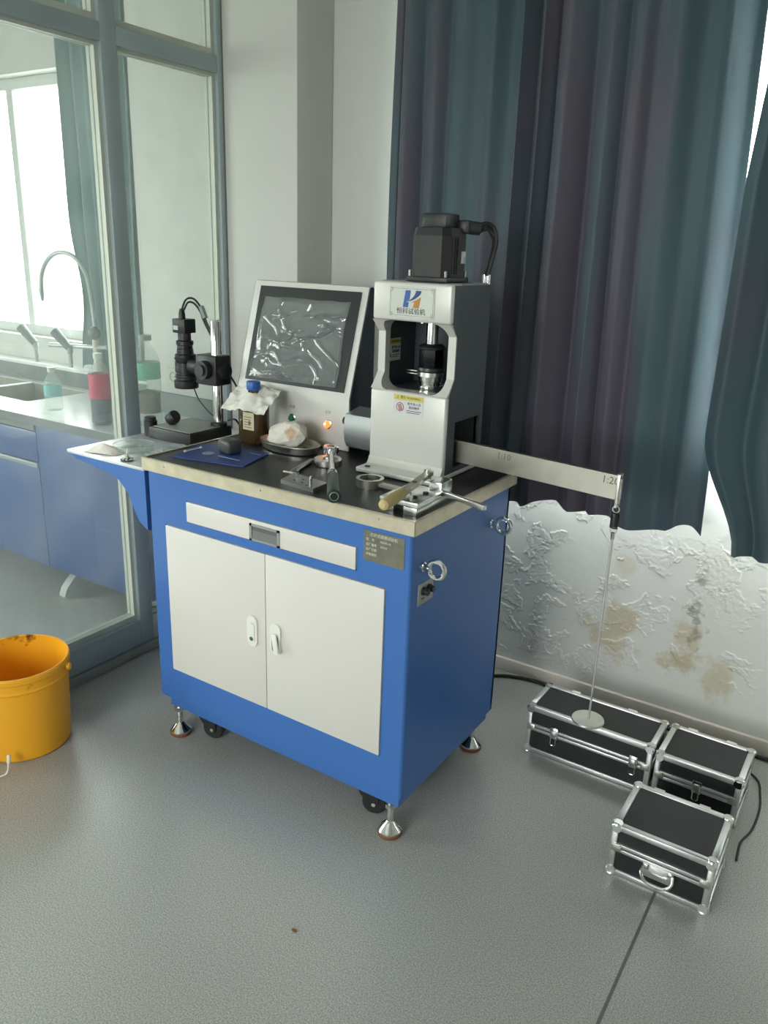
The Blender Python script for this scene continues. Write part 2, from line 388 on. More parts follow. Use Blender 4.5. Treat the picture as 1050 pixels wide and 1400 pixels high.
def smooth(a, b, t):
    t = max(0, min(1, (t-a)/(b-a))); return t*t*(3-2*t)
def spline(pts, n=8):
    P = [Vector(p) for p in pts]; P = [P[0]*2-P[1]]+P+[P[-1]*2-P[-2]]; out = []
    for i in range(1, len(P)-2):
        for k in range(n):
            t = k/n; a, b, c, d = P[i-1], P[i], P[i+1], P[i+2]
            out.append(.5*((2*b)+(c-a)*t+(2*a-5*b+4*c-d)*t*t+(3*b-3*c+d-a)*t**3))
    out.append(P[-2]); return out

# ------------------------------------------------------------------ the setting
X0, X1, Y0, Y1, HH = ROOM['x0'], ROOM['x1'], ROOM['y0'], ROOM['y1'], ROOM['h']
XP = -1.364           # near face of the glazed partition
YPIL = 0.840          # front of the pilaster
def structure():
    fl = MB().box(X0-.3, X1+.3, Y0-.3, Y1+.3, -.1, 0).build('floor', FLOOR)
    tag(fl, 'grey speckled vinyl floor of the room', 'floor', kind='structure')
    sm = MB().box(.6125, .6195, Y0, .9, -.002, .0006).build('seam', mat('seam_dirt', (.15, .148, .138, 1), .6, var=.3, vscale=30), fl)
    ce = MB().box(X0-.3, X1+.3, Y0-.3, Y1+.3, HH, HH+.1).build('ceiling', CEIL)
    tag(ce, 'plain white ceiling above the room', 'ceiling', kind='structure')
    def wall_with_opening(name, label, k, ax, c, t, a0, a1, m):
        _, _, w0, w1, z0, z1 = WIN[k]
        mb = MB()
        def bx(p0, p1, q0, q1):
            lo, hi = (c, c+t) if t > 0 else (c+t, c)
            mb.box(p0, p1, lo, hi, q0, q1) if ax == 'y' else mb.box(lo, hi, p0, p1, q0, q1)
        bx(a0, w0, 0, HH); bx(w1, a1, 0, HH); bx(w0, w1, 0, z0); bx(w0, w1, z1, HH)
        return tag(mb.build(name, m), label, 'wall', kind='structure')
    wb = wall_with_opening('wall_back', 'white back wall with peeling paint below the curtains', 1, 'y', Y1, .24, -1.9, X1, STAIN)
    wall_with_opening('wall_bench', 'white wall behind the laboratory bench next door', 2, 'y', Y1, .24, X0, -1.9, WALL)
    wall_with_opening('wall_left', 'far side wall of the neighbouring room', 3, 'x', X0, -.24, Y0, Y1+.24, WALL)
    wall_with_opening('wall_front', 'wall behind the photographer', 4, 'y', Y0, -.24, X0, X1, WALL)
    tag(MB().box(X1, X1+.24, Y0-.24, Y1+.24, 0, HH).build('wall_right', WALL), 'plain wall on the right side of the room', 'wall', kind='structure')
    # pilaster, its left end showing through the partition glass
    tag(MB().box(-1.868, -1.0245, YPIL, Y1, 0, HH, bev=.004).build('wall_pilaster', WALL), 'white square pilaster at the end of the glass partition', 'wall', kind='structure')
    # peeling, blistered plaster skin on the lower wall, real relief
    xa, xb, za, zb = -.42, 1.15, .05, .97
    def rel(u, v):
        x = xa+(xb-xa)*u; z = za+(zb-za)*v
        p = Vector((x*1.0, 3.1, z*1.0))
        msk = smooth(-.4, .05, noise.noise(p*4.0)) * (1-smooth(.60, .82, z)) * (1-smooth(.55, .75, x))
        edge = min(1, min(u, 1-u)*14, min(v, 1-v)*14)
        w = p+Vector((noise.noise(p*11), 0, noise.noise(p*11+Vector((5, 5, 5)))))*.035
        f1 = noise.fractal(w*13, .8, 2.2, 5); e1 = abs(f1-.06)
        flake = smooth(.06, .085, f1)
        curl = max(0, 1-e1*9)**2 if f1 > .03 else 0
        d = noise.voronoi(w*34)[0]; chip = smooth(.015, .05, d[1]-d[0])
        fine = noise.noise(w*70)*.6+noise.noise(w*140)*.4
        h = msk*(.0026*flake*(.5+.5*chip)+.0050*curl*(.45+.55*smooth(-.1, .3, noise.noise(w*30)))+.0016*fine*flake)+.0005*noise.noise(p*9)+.0020*noise.noise(p*2.6)
        return (x, Y1-.0022-max(-.0015, h)*edge, z)
    MB().grid(rel, 600, 350).build('plaster_skin', STAIN, wb, sharp=60)
    sk = MB().box(-1.02, X1, Y1-.016, Y1, 0, .05, bev=.003).build('baseboard_back', mat('pinkish_baseboard', srgb(228, 218, 208), .5, var=.05, vscale=14))
    tag(sk, 'pale pinkish baseboard strip along the back wall', 'baseboard', kind='structure')
    # windows: frame bars and panes
    def window(n, k, label, mull, trans):
        ax, c, a0, a1, z0, z1 = WIN[k]
        root = thing('window_%d' % n, label, 'window', kind='structure', loc=((a0+a1)/2, c, z0) if ax == 'y' else (c, (a0+a1)/2, z0))
        s = 1 if c > 0 else -1
        lo, hi = sorted((c+s*.07, c+s*.12))
        def bar(p0, p1, q0, q1):
            b = MB(); b.box(p0, p1, lo, hi, q0, q1, bev=.004) if ax == 'y' else b.box(lo, hi, p0, p1, q0, q1, bev=.004)
            b.build('frame_bar', mat('white_window_frame', srgb(214, 218, 214), .4), root)
        f = .05
        bar(a0, a0+f, z0, z1); bar(a1-f, a1, z0, z1); bar(a0+f, a1-f, z0, z0+f); bar(a0+f, a1-f, z1-f, z1)
        edges = [a0+f]+[m for m in mull]+[a1-f]
        for m in mull: bar(m-.025, m+.025, z0+f, z1-f)
        mid = (lo+hi)/2
        for i in range(len(edges)-1):
            p0, p1 = edges[i], edges[i+1]
            b = MB(); b.box(p0, p1, mid-.003, mid+.003, z0+f, z1-f) if ax == 'y' else b.box(mid-.003, mid+.003, p0, p1, z0+f, z1-f)
            b.build('pane', WGLASS, root)
        return root
    window(1, 1, 'bright window hidden behind the teal curtains', [.5], [])
    window(2, 2, 'overexposed window above the laboratory bench next door', [-3.06], [])
    window(3, 3, 'window in the far wall of the neighbouring room', [-2.35], [])
    window(4, 4, 'window in the wall behind the photographer', [-.45], [])
structure()

def partition():
    root = thing('wall_partition', 'grey aluminium partition glazed from floor to ceiling', 'partition', (XP, -1.5, 0), kind='structure')
    xa, xb = XP-.062, XP
    ys = [(.315, .374)]; y = .315
    mull = [(.313, .374), (-.86, -.80), (-2.0, -1.94), (-3.14, -3.08)]
    def fr(name, *d, m=ALUF, bev=.003): return box(name, m, root, *d, bev=bev)
    fr('end_stile', xa, xb, .812, YPIL, 0, HH)
    for a, b in mull: fr('mullion', xa, xb, a, b, .038, HH)
    bays = [(.374, .812), (-.80, .313), (-1.94, -.86), (-3.08, -2.0), (Y0, -3.14)]
    fr('floor_channel', xa-.01, xb+.012, Y0, YPIL, 0, .036, bev=.004, m=mat('pale_channel', srgb(150, 152, 146), .4, .3))
    for a, b in bays:
        fr('bottom_rail', xa, xb, a, b, .038, .138)
        fr('top_rail', xa, xb, a, b, 2.084, 2.138)
        fr('head_rail', xa, xb, a, b, HH-.06, HH)
        for z0, z1 in ((.138, 2.084), (2.138, HH-.06)):
            g = .022
            box('bead', BEAD, root, xa+.008, xb-.016, a, b, z0, z0+g)
            box('bead', BEAD, root, xa+.008, xb-.016, a, b, z1-g*.5, z1)
            box('bead', BEAD, root, xa+.008, xb-.016, a, a+g*.6, z0+g, z1-g*.5)
            box('bead', BEAD, root, xa+.008, xb-.016, b-g*.6, b, z0+g, z1-g*.5)
            box('pane', GLASS, root, xa+.022, xa+.028, a+g*.6, b-g*.6, z0+g, z1-g*.5)
    # dark sealant gap against the pilaster
    fr('sealant', xa, xb+.002, YPIL-.006, YPIL, .04, HH, m=mat('grey_sealant', srgb(120, 122, 118), .7), bev=0)
partition()

# ------------------------------------------------------------------ curtains
def curtain(name, label, m, xl, xr, ztop, hem, y0, seed, nfold, amp, group=None, bounce_lining=False, bulge=0.0, edge=0.0):
    rnd = random.Random(seed)
    k = nfold; w = [rnd.uniform(.6, 1.5) for _ in range(k)]; tot = sum(w); cum = [0]
    for q in w: cum.append(cum[-1]+q/tot)
    am = [rnd.uniform(.55, 1.2) for _ in range(k)]
    hz = [rnd.uniform(-.022, .026) for _ in range(k)]
    def ph(u):
        for i in range(k):
            if u <= cum[i+1] or i == k-1: return i, (u-cum[i])/(cum[i+1]-cum[i])
    def fn(u, v):
        i, t = ph(u)
        s = math.sin(2*PI*t)
        a = amp*am[i]*(0.8+.3*math.sin(3.1*v+i))
        xb = xl(.3); x = xb*(1-u)+xr(v)*u+(xl(v)-xb)*(1-u)**6 + .25*a*math.cos(2*PI*t)*math.sin(2*PI*t)*1.2
        yy = y0 - a*(s+.10*math.sin(4*PI*t+i)) + .012*noise.noise(Vector((u*9, v*2.2, seed)))
        bu = bulge*math.exp(-((u-.46)/.28)**2); yy -= bu*(1-v)**1.5
        yy += edge*(1-smooth(0, .05, u))
        h0 = hem(u)+.36*bu+hz[i]*(math.sin(PI*t))*1.0
        z = h0+(ztop-h0)*v
        return (x, yy, z)
    o = MB().grid(fn, 36*k, 46, thick=.002).build(name, m, sharp=80)
    if bounce_lining:
        def fl(u, v):
            p = fn(u, v); return (p[0], p[1]+.005, p[2]+.012*(1-v))
        MB().grid(fl, 18*k, 30).build('bounce_lining', mat('white_bounce_lining', srgb(232, 234, 236), .7), o, sharp=80)  # unseen backing, added to bounce window light onto the wall below
    return tag(o, label, 'curtain', group)
curtain('curtain', 'wide teal and purple blackout curtain hanging behind the testing machine', TEAL,
        lambda v: -.738-.004*math.sin(v*5), lambda v: .464-.072*v, 2.72, lambda u: .698+.012*math.sin(u*21)+.01*u, .93, 3, 12, .024, 'teal blackout curtains on the back wall', True, .085, .095)
curtain('curtain', 'right hand teal curtain cut by the photo edge, drawn beside the weight cases', TEAL,
        lambda v: .564-.126*smooth(0.0, .17, v)+.12*max(0, v-.5), lambda v: 1.75, 2.72, lambda u: .692+.03*smooth(.1, .5, u), .882, 11, 9, .022, 'teal blackout curtains on the back wall', True)
curtain('curtain', 'pale blue-green curtain beside the window next door, behind the taps', TEAL2,
        lambda v: -2.49+.07*math.exp(-((v-.2)/.12)**2), lambda v: -2.06, 2.6, lambda u: .91, .985, 5, 5, .022)
tag(MB().cyl((-.85, .905, 2.74), (1.9, .905, 2.74), .014).build('curtain_rod', STEEL), 'steel curtain rod above the teal curtains', 'curtain rod')

# ------------------------------------------------------------------ machine cabinet
W, D, ZB, ZL, ZT = .8966, .543, .1423, .8835, .92
def cabinet():
    r = thing('machine_cabinet', 'blue steel machine cabinet with cream doors and black rubber worktop', 'cabinet', (-W/2, D/2, 0))
    # carcass with a recessed front so the doors sit in openings
    mb = MB()
    fx0, fx1, fz0, fz1 = -.8341, -.0701, .2537, .7262
    dx0, dx1, dz0, dz1 = -.7441, -.1574, .7551, .8149
    t = .03; g = .002
    mb.box(-W, -W+t, t, D, ZB, ZL); mb.prism([(fx1+g, 0), (-.010, 0), (-.006, .0008), (-.0028, .0028), (-.0008, .006), (0, .010), (0, D), (-t, D), (-t, t), (fx1+g, t)], ZB, ZL, 'z'); mb.box(-W, 0, D-.01, D, ZB, ZL); mb.box(-W+t, -t, t, D, ZB, ZB+.01)
    def fb(x0, x1, z0, z1): mb.box(x0, x1, 0, t, z0, z1)
    fb(-W, fx0-g, ZB, ZL); fb(fx0-g, fx1+g, ZB, fz0-g)
    fb(fx0-g, fx1+g, fz1+g, dz0-g); fb(fx0-g, fx1+g, dz1+g, ZL); fb(fx0-g, dx0-g, dz0-g, dz1+g); fb(dx1+g, fx1+g, dz0-g, dz1+g)
    mb.build('body', BLUE, r)
    dk = mat('dark_gap', (.01, .012, .016, 1), .8)
    box('inner_void', dk, r, fx0-g, fx1+g, .022, .028, fz0-g, dz1+g)
    box('plinth', BLUE, r, -W+.028, -.012, .012, D-.012, .108, ZB)
    # doors
    xm = -.4524
    for k, (x0, x1) in enumerate(((fx0, xm-.001), (xm+.001, fx1))):
        d = box('door', CREAM, r, x0, x1, -.004, .016, fz0, fz1, bev=.002)
        hx = -.4985 if k == 0 else -.4145; hz = .487
        def capsule(w, h, n=10, flatb=False):
            pts = []
            for i in range(n+1):
                a = PI*i/n; pts.append((hx+w*math.cos(a), hz+h-w+w*math.sin(a)))
            if flatb: pts += [(hx-w, hz-h), (hx+w, hz-h)]
            else:
                for i in range(n+1):
                    a = PI+PI*i/n; pts.append((hx+w*math.cos(a), hz-h+w+w*math.sin(a)))
            return pts
        MB().prism(capsule(.0185, .047), -.010, -.004).build('handle', WHITEP, d)
        if k == 0:
            MB().prism([(hx+(p[0]-hx)*.55, hz-.003+(p[1]-hz)*.62) for p in capsule(.0185, .047)], -.0125, -.009).build('latch_lever', WHITEP, d)
            MB().cyl((hx, -.0135, hz-.022), (hx, -.012, hz-.022), .0062, 14).build('lock_cylinder', mat('green_dot', srgb(58, 100, 84), .4), d)
        else:
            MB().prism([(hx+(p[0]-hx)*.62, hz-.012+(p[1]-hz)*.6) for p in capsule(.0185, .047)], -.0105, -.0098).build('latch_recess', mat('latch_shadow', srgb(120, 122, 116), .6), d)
            M = Matrix.Translation((hx, -.012, hz+.018)) @ rotm('Y', -.30) @ rotm('X', math.radians(-9))
            MB().box(-.0085, .0085, -.006, .0, -.055, .0, bev=.003, M=M).build('latch_lever', WHITEP, d)
    dr = box('drawer', CREAM, r, dx0, dx1, -.004, .016, dz0, dz1, bev=.002)
    fr = MB(); px0, px1, pz0, pz1 = -.503, -.399, .757, .8045
    fr.box(px0, px1, -.007, -.004, pz0, pz0+.006); fr.box(px0, px1, -.007, -.004, pz1-.006, pz1); fr.box(px0, px0+.008, -.007, -.004, pz0, pz1); fr.box(px1-.008, px1, -.007, -.004, pz0, pz1)
    pl = fr.build('pull_frame', mat('grey_pull', srgb(150, 152, 150), .4, .2), dr)
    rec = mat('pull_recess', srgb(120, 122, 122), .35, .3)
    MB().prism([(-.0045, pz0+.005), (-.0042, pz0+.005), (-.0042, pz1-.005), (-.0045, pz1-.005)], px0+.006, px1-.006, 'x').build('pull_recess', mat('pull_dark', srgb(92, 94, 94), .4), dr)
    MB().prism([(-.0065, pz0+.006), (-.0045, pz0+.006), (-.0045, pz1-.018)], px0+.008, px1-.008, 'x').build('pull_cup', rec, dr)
    # worktop with rubber mat and folded steel edge
    wt = MB().box(-W-.011, .011, -.011, D+.011, ZL, ZT-.002).build('worktop', BLACKR, r)
    e = .0132
    ed = [(-W-e, e, -e, -e+.002, ZL-.0005, ZT), (-W-e, e, D+e-.002, D+e, ZL, ZT), (-W-e, -W-e+.002, -e, D+e, ZL, ZT), (e-.002, e, -e, D+e, ZL-.0005, ZT)]
    for d in ed: box('steel_edge', LIPST, wt, *d, bev=.0006, seg=1)
    ov = [(-W-e, e, -e, -.006, ZT-.0015, ZT+.0008), (-W-e, e, D+.004, D+e, ZT-.0015, ZT+.0008), (-W-e, -W-.006, -.006, D+.004, ZT-.0015, ZT+.0008), (.0062, e, -.006, D+.004, ZT-.0015, ZT+.0008)]
    for d in ov: box('steel_edge', LIPST, wt, *d)
    for x in (-.816, -.456, -.087): MB().lathe([(.0001, .0018), (.0022, .0015), (.0034, 0)], 10, Matrix.Translation((x, -e, .906)) @ rotm('X', PI/2), caps=False).build('screw', CHROME, wt)
    # name plate
    npl = box('nameplate', mat('nameplate_brass', (.30, .28, .22, 1), .32, .9, var=.35, vscale=30), r, -.136, -.0196, -.0015, .001, .7887, .8669)
    wl = mat('pale_print', srgb(214, 214, 200), .5)
    text_mesh('杠杆式摩擦试验机', .0098, front_M(-.078, -.0016, .8575), 'lettering', wl, npl)
    for i, (a, b) in enumerate((('型    号', 'MGW-10'), ('出厂编号', '20210'), ('出厂日期', ''), ('济南恒科', ''))):
        text_mesh(a, .0078, front_M(-.129, -.0016, .8445-.0125*i), 'lettering', wl, npl, ax='LEFT')
        if b: text_mesh(b, .0078, front_M(-.088, -.0016, .8445-.0125*i), 'lettering', wl, npl, ax='LEFT')
    # side shelf on a bracket, over the left end
    sh = box('side_shelf', mat('shelf_steel', (.8, .82, .84, 1), .3, .6, var=.1, vscale=8), r, -1.262, -W-.0135, -.006, .548, .8745, .885, bev=.002)
    br = [(-W-.0135, .8745), (-W-.0135, .692), (-.945, .712), (-.965, .745), (-.985, .79), (-1.025, .828), (-1.065, .843), (-1.13, .849), (-1.19, .858), (-1.25, .8745)]
    MB().prism(br, -.004, .014).build('shelf_bracket', BLUE, sh)
    MB().prism(br, .525, .54).build('shelf_bracket', BLUE, sh)
    box('shelf_rail', BLUE, sh, -1.25, -1.235, .014, .525, .852, .8745)
    # levelling feet and castors
    def foot(x, y):
        T = Matrix.Translation((x, y, 0))
        f = MB().lathe([(.033, .012), (.033, .016), (.029, .021), (.014, .037), (.0095, .043), (.0095, .109)], 20, T).build('levelling_foot', CHROME, r)
        MB().lathe([(.032, 0), (.034, .003), (.034, .010), (.032, .012)], 20, T).build('rubber_pad', RUBBR, f)
        MB().lathe([(.016, .085), (.016, .097)], 6, T).build('lock_nut', STEEL, f)
    for x in (-.852, -.046):
        for y in (.029, .512): foot(x, y)
    def caster(x, y, a):
        M = Matrix.Translation((x, y, 0)) @ rotm('Z', a)
        c = MB().box(-.045, .045, -.03, .03, .1, .108, M=M).lathe([(.026, .088), (.026, .1)], 16, M)
        for s in (-1, 1):
            c.prism([(-.03, .092), (.03, .092), (.038, .05), (.035, .028), (.018, .026), (-.012, .06)], s*.017-.002, s*.017+.002, 'y', M)
        c = c.build('caster', BLACKP, r)
        MB().lathe([(.031, -.013), (.035, -.010), (.035, .010), (.031, .013)], 24, M @ Matrix.Translation((.024, 0, .0352)) @ rotm('X', PI/2)).build('wheel', BLACKR, c)
        MB().cyl(M @ Vector((.024, -.022, .036)), M @ Vector((.024, .022, .036)), .006, 10).build('axle', CHROME, c)
    for x, a in ((-.77, .3), (-.15, .35)):
        for y in (.07, .46): caster(x, y, a)
    # eye bolts and socket plate on the right side
    for y, z in ((.052, .787), (.425, .797)):
        b = MB().lathe([(.013, 0), (.013, .006), (.0085, .008), (.0085, .022)], 16, Matrix.Translation((0, y, z)) @ rotm('Y', PI/2)).build('eye_bolt', CHROME, r)
        MB().torus((.040, y, z), .0215, .0062, rotm('X', PI/2)).build('ring', CHROME, b)
    sp = box('socket_plate', mat('grey_socket_plate', srgb(168, 170, 170), .4, .3), r, 0, .0022, .036, .110, .686, .742, bev=.0008)
    for y in (.060, .086):
        MB().lathe([(.011, 0), (.011, .006), (.008, .009), (.008, .016)], 14, Matrix.Translation((.002, y, .72)) @ rotm('Y', PI/2)).build('socket', BLACKP, sp)
        box('marking', INK, sp, .0022, .0026, y-.008, y+.008, .699, .702)
cabinet()

# ------------------------------------------------------------------ control console
def console():
    r = thing('control_console', 'silver control console with tilted screen wrapped in plastic film', 'control console', (-.717, .49, ZT))
    x0, x1 = -.943, -.4905
    prof = [(.430, ZT), (.430, 1.079), (.524, 1.402), (.540, 1.404), (.553, 1.39), (.553, ZT)]
    MB().prism(prof, x0+.003, x1-.003, 'x').build('housing', SILVER, r)
    for xa, xb in ((x0, x0+.003), (x1-.003, x1)):
        MB().prism([(p[0]+(.002 if i < 3 else 0), p[1]-(.002 if p[1] > 1.2 else 0)) for i, p in enumerate(prof)], xa, xb, 'x').build('side_panel', GREYP, r)
    # tilted screen: local u along x, v up the slope
    A = Vector((0, .430, 1.079)); B = Vector((0, .524, 1.402)); up = (B-A).normalized(); n = Vector((0, -up.z, up.y)); Ls = (B-A).length
    def sp(x, v, o): p = A+up*v+n*o; return (x, p.y, p.z)
    def slab(name, m, par, xa, xb, va, vb, oa, ob):
        mb = MB(); vs = [sp(x, v, o) for o in (oa, ob) for v in (va, vb) for x in (xa, xb)]
        mb.add(vs, [(0, 2, 3, 1), (4, 5, 7, 6), (0, 1, 5, 4), (2, 6, 7, 3), (0, 4, 6, 2), (1, 3, 7, 5)]); return mb.build(name, m, par)
    bz = slab('screen_bezel', mat('black_bezel', (.016, .018, .02, 1), .3), r, -.911, -.516, .017, .320, 0, .004)
    sc = slab('screen', mat('screen_glass', (.075, .08, .082, 1), .12, spec=.6), bz, -.876, -.556, .042, .280, .004, .006)
    rnd = random.Random(4)
    CR = [(.15, .70, .45, .86, .006, .014), (.40, .76, .95, .84, .005, .012), (.42, .45, .98, .70, .009, .016), (.22, .40, .62, .66, .006, .014), (.05, .52, .50, .40, .005, .012), (.30, .22, .66, .30, .005, .012),
          (.02, .10, .60, .05, .006, .014), (.62, .42, .86, .20, .005, .014), (.12, .06, .20, .55, .005, .010), (.70, .74, .98, .64, .007, .012), (.10, .30, .34, .18, .005, .010), (.02, .78, .30, .80, .004, .012), (.25, .60, .62, .63, .004, .010)]
    def film(u, v):
        x = -.884+(.884-.548)*u; vv = .028+.258*v
        x += -.010*(1-v)*(1-u)+.004*math.sin(v*7); q = Vector((u*3.2, v*3.0, 1.7))
        o = .0095+.0045*noise.noise(q*1.0)+.0065*(1-abs(noise.noise(q*1.25+Vector((3, 1, 0))))*2)**9*(.4+.6*u)+.0006*noise.noise(q*5)
        for (a0, b0, a1, b1, hh, ww) in CR:
            du, dv = a1-a0, b1-b0; t = max(0, min(1, ((u-a0)*du+(v-b0)*dv)/(du*du+dv*dv)))
            wob = .012*math.sin(t*9+a0*20); dd = math.hypot(u-a0-du*t, v-b0-dv*t+wob)
            o += hh*math.exp(-(dd/ww)**2)*math.sin(PI*min(1, max(0, t*.96+.02)))
        k = min(u, 1-u, v, 1-v); o = .0066+(max(o, .0068)-.0066)*smooth(0, .06, k)+.0004*abs(noise.noise(q*6))
        return sp(x, vv+.003*noise.noise(q*2), o)
    m = glass_mat('creased_film', (.9, .92, .93, 1), .20, dustcol=(.75, .78, .8, 1), dscale=9, rough=.09, base=.13)
    MB().grid(film, 150, 120).build('plastic_film', m, bz, sharp=70)
    # push buttons and little engraved legends
    for x, z, name, mm in ((-.712, .994, 'green_button', mat('green_button', srgb(40, 110, 88), .3)), (-.570, .994, 'red_indicator', mat('red_lamp', (.9, .12, .03, 1), .25, emit=((1, .10, .015, 1), 2.4)))):
        T = Matrix.Translation((x, .430, z)) @ rotm('X', PI/2)
        b = MB().lathe([(.0135, 0), (.0135, .003), (.0115, .004)], 20, T).build('button_collar', CHROME, r)
        MB().lathe([(.0105, .003), (.0105, .009), (.008, .012), (.0001, .013)], 20, T, caps=False).build(name, mm, b)
        if name == 'red_indicator':
            MB().sphere((x-.004, .418, z+.002), .0038, sub=1).build('lamp_filament', mat('orange_glow', (1, .5, .1, 1), .4, emit=((1, .45, .08, 1), 14)), b)
    text_mesh('电源', .0115, front_M(-.712, .4298, 1.030), 'legend', mat('ochre_print', srgb(150, 128, 92), .5), r)
    text_mesh('急停', .0115, front_M(-.572, .4298, 1.030), 'legend', mat('grey_print', srgb(170, 168, 158), .5), r)
console()

# ------------------------------------------------------------------ testing machine head
TX0, TX1, TY0, TY1, TZ0, TZ1 = -.345, -.105, .322, .540, ZT, 1.433
def tower():
    r = thing('testing_machine', 'silver and grey testing machine tower with black motor on top', 'testing machine', ((TX0+TX1)/2, (TY0+TY1)/2, TZ0))
    # front casting: profile in (y,z) for the side posts, recessed beside the window
    q = .034; yb = TY0+.058
    post = [(TY0, 1.333), (TY0+q*.35, 1.322), (TY0+q, 1.300), (TY0+q, 1.190), (TY0+q*.35, 1.160), (TY0, 1.147), (yb, 1.147), (yb, 1.333)]
    pw = .0225
    fc = MB()
    fc.box(TX0, TX1, TY0, yb, 1.333, TZ1-.001, bev=.007, seg=3); fc.build('head_casting', SILVER, r); fc = MB()
    fc.box(TX0, TX1, TY0, yb, TZ0+.02, 1.147, bev=.007, seg=3)
    # curved foot of the front
    fo = [(TY0, .955), (TY0-.003, .945), (TY0-.010, .936), (TY0-.018, .934), (TY0-.018, .921), (yb, .921), (yb, .955)]
    fc.prism(fo, TX0+.001, TX1-.001, 'x')
    fc.build('lower_casting', SILVER, r)
    # posts widen into the rounded corners of the window and lean back with the casting
    R = .03
    def yfront(z):
        pr = [(1.147, 0), (1.160, q*.35), (1.190, q), (1.300, q), (1.322, q*.35), (1.333, 0)]
        for (z0, a0), (z1, a1) in zip(pr, pr[1:]):
            if z <= z1+1e-9: return TY0+a0+(a1-a0)*(z-z0)/(z1-z0)
        return TY0
    def grow(z):
        d = min(z-1.147, 1.333-z)
        return 0 if d >= R else R-math.sqrt(max(0, R*R-(R-d)**2))
    zs = sorted(set([1.147+.186*i/62 for i in range(63)]+[1.160, 1.190, 1.300, 1.322]))
    for side in (0, 1):
        vs = []; fs = []
        for z in zs:
            g = pw+grow(z); xo, xi = (TX0, TX0+g) if side == 0 else (TX1, TX1-g)
            vs += [(xo, yfront(z), z), (xi, yfront(z), z), (xi, yb, z), (xo, yb, z)]
        for k in range(len(zs)-1):
            for j in range(4): fs.append((k*4+j, k*4+(j+1) % 4, k*4+4+(j+1) % 4, k*4+4+j))
        fs += [(0, 1, 2, 3), tuple(len(vs)-4+j for j in range(4))]
        MB().add(vs, fs).build('post', SILVER, r)
    # dark body behind: sides, back, roof, deck
    sx0, sx1 = TX0+.002, TX1-.002
    box('side_panel', GREYP, r, sx0, sx0+.012, yb, TY1, TZ0, TZ1-.002)
    # right side panel with the lever opening
    oy0, oy1, oz0, oz1 = yb-.005, .520, .948, 1.074
    mb = MB(); mb.box(sx1-.012, sx1, yb, TY1, oz1, TZ1-.002); mb.box(sx1-.012, sx1, yb, TY1, TZ0, oz0); mb.box(sx1-.012, sx1, oy1, TY1, oz0, oz1)
    rp = mb.build('side_panel', GREYP, r)
    # grey cover plate following the outline of the casting, outside face of the right side
    c = .012
    MB().prism([(TY0+c, TZ1-.004), (TY0+c, 1.331), (TY0+q+.004, 1.298), (TY0+q+.004, 1.192), (TY0+c, 1.149), (TY0+c, oz1), (TY1, oz1), (TY1, TZ1-.004)], TX1-.0022, TX1+.0012, 'x').build('cover_plate', GREYP, r)
    MB().box(TX1-.0022, TX1+.0012, TY0+c, oy0, .934, oz1).build('cover_plate', GREYP, r)
    MB().box(TX1-.0022, TX1+.0012, oy0, TY1, .934, oz0).build('cover_plate', GREYP, r)
    MB().box(TX1-.0022, TX1+.0012, oy1, TY1, oz0, oz1).build('cover_plate', GREYP, r)
    mb = MB(); mb.box(sx1-.11, sx1-.005, oy1, oy1+.004, oz0, oz1+.004); mb.box(sx1-.11, sx1-.005, yb, oy1, oz0-.004, oz0); mb.box(sx1-.11, sx1-.005, yb, oy1, oz1, oz1+.004); mb.box(sx1-.112, sx1-.108, yb, oy1, oz0, oz1)
    mb.build('opening_lining', mat('opening_grey', srgb(82, 86, 88), .5), rp)
    box('back_panel', GREYP, r, sx0, sx1, TY1-.012, TY1, TZ0, TZ1-.002)
    box('roof', mat('grey_roof', srgb(140, 144, 144), .4), r, TX0+.001, TX1-.001, yb-.01, TY1, TZ1-.012, TZ1)
    box('deck', GREYP, r, sx0+.012, sx1-.012, TY0+.045, TY1, 1.130, 1.146)
    box('lintel', GREYP, r, sx0+.012, sx1-.012, TY0+.045, TY1, 1.333, 1.350)
    # base flange in front of the tower, with bolt
    fl = box('base_flange', SILVER, r, TX0-.002, TX1+.002, TY0-.062, TY1, TZ0, .934, bev=.004)
    for x in (TX0+.025, TX1-.03): MB().lathe([(.0085, .934), (.0085, .9365)], 6, Matrix.Translation((x, TY0-.042, 0))).build('flange_bolt', DARKST, fl)
    # name sign
    sg = box('name_sign', mat('sign_aluminium', srgb(196, 198, 192), .3, .35), r, -.292, -.155, TY0-.0018, TY0+.001, 1.343, 1.421, bev=.0006, seg=1)
    ln = mat('engraved_line', srgb(128, 126, 118), .5)
    y = TY0-.0022
    for d in ((-.288, -.159, 1.4155, 1.4165), (-.288, -.159, 1.3475, 1.3485), (-.2885, -.2877, 1.352, 1.412), (-.1593, -.1585, 1.352, 1.412)):
        MB().box(d[0], d[1], y, y+.001, d[2], d[3]).build('border_line', ln, sg)
    for x in (-.2855, -.1615):
        for z in (1.4135, 1.3505):
            MB().torus((x, y+.0002, z), .0042, .0005, rotm('X', PI/2), 14, 5).build('corner_ornament', ln, sg)
            MB().cyl((x, y+.001, z), (x, y-.0008, z), .0016, 8).build('rivet', CHROME, sg)
    def zz(p):   # emblem drawn in its own sheet units
        u = (p[0]-105)/845.0; v = (p[1]-115-.055*(p[0]-105))/640.0
        return (-.292+.137*u, 1.421-.078*v)
    bl = mat('emblem_blue', srgb(48, 92, 160), .4); b2 = mat('emblem_navy', srgb(44, 58, 128), .4); gd = mat('emblem_gold', srgb(178, 124, 46), .4)
    MB().prism([zz(p) for p in ((415, 205), (505, 207), (490, 385), (470, 430), (425, 440), (475, 452), (464, 557), (368, 552))], y-.0006, y+.001).build('emblem', bl, sg)
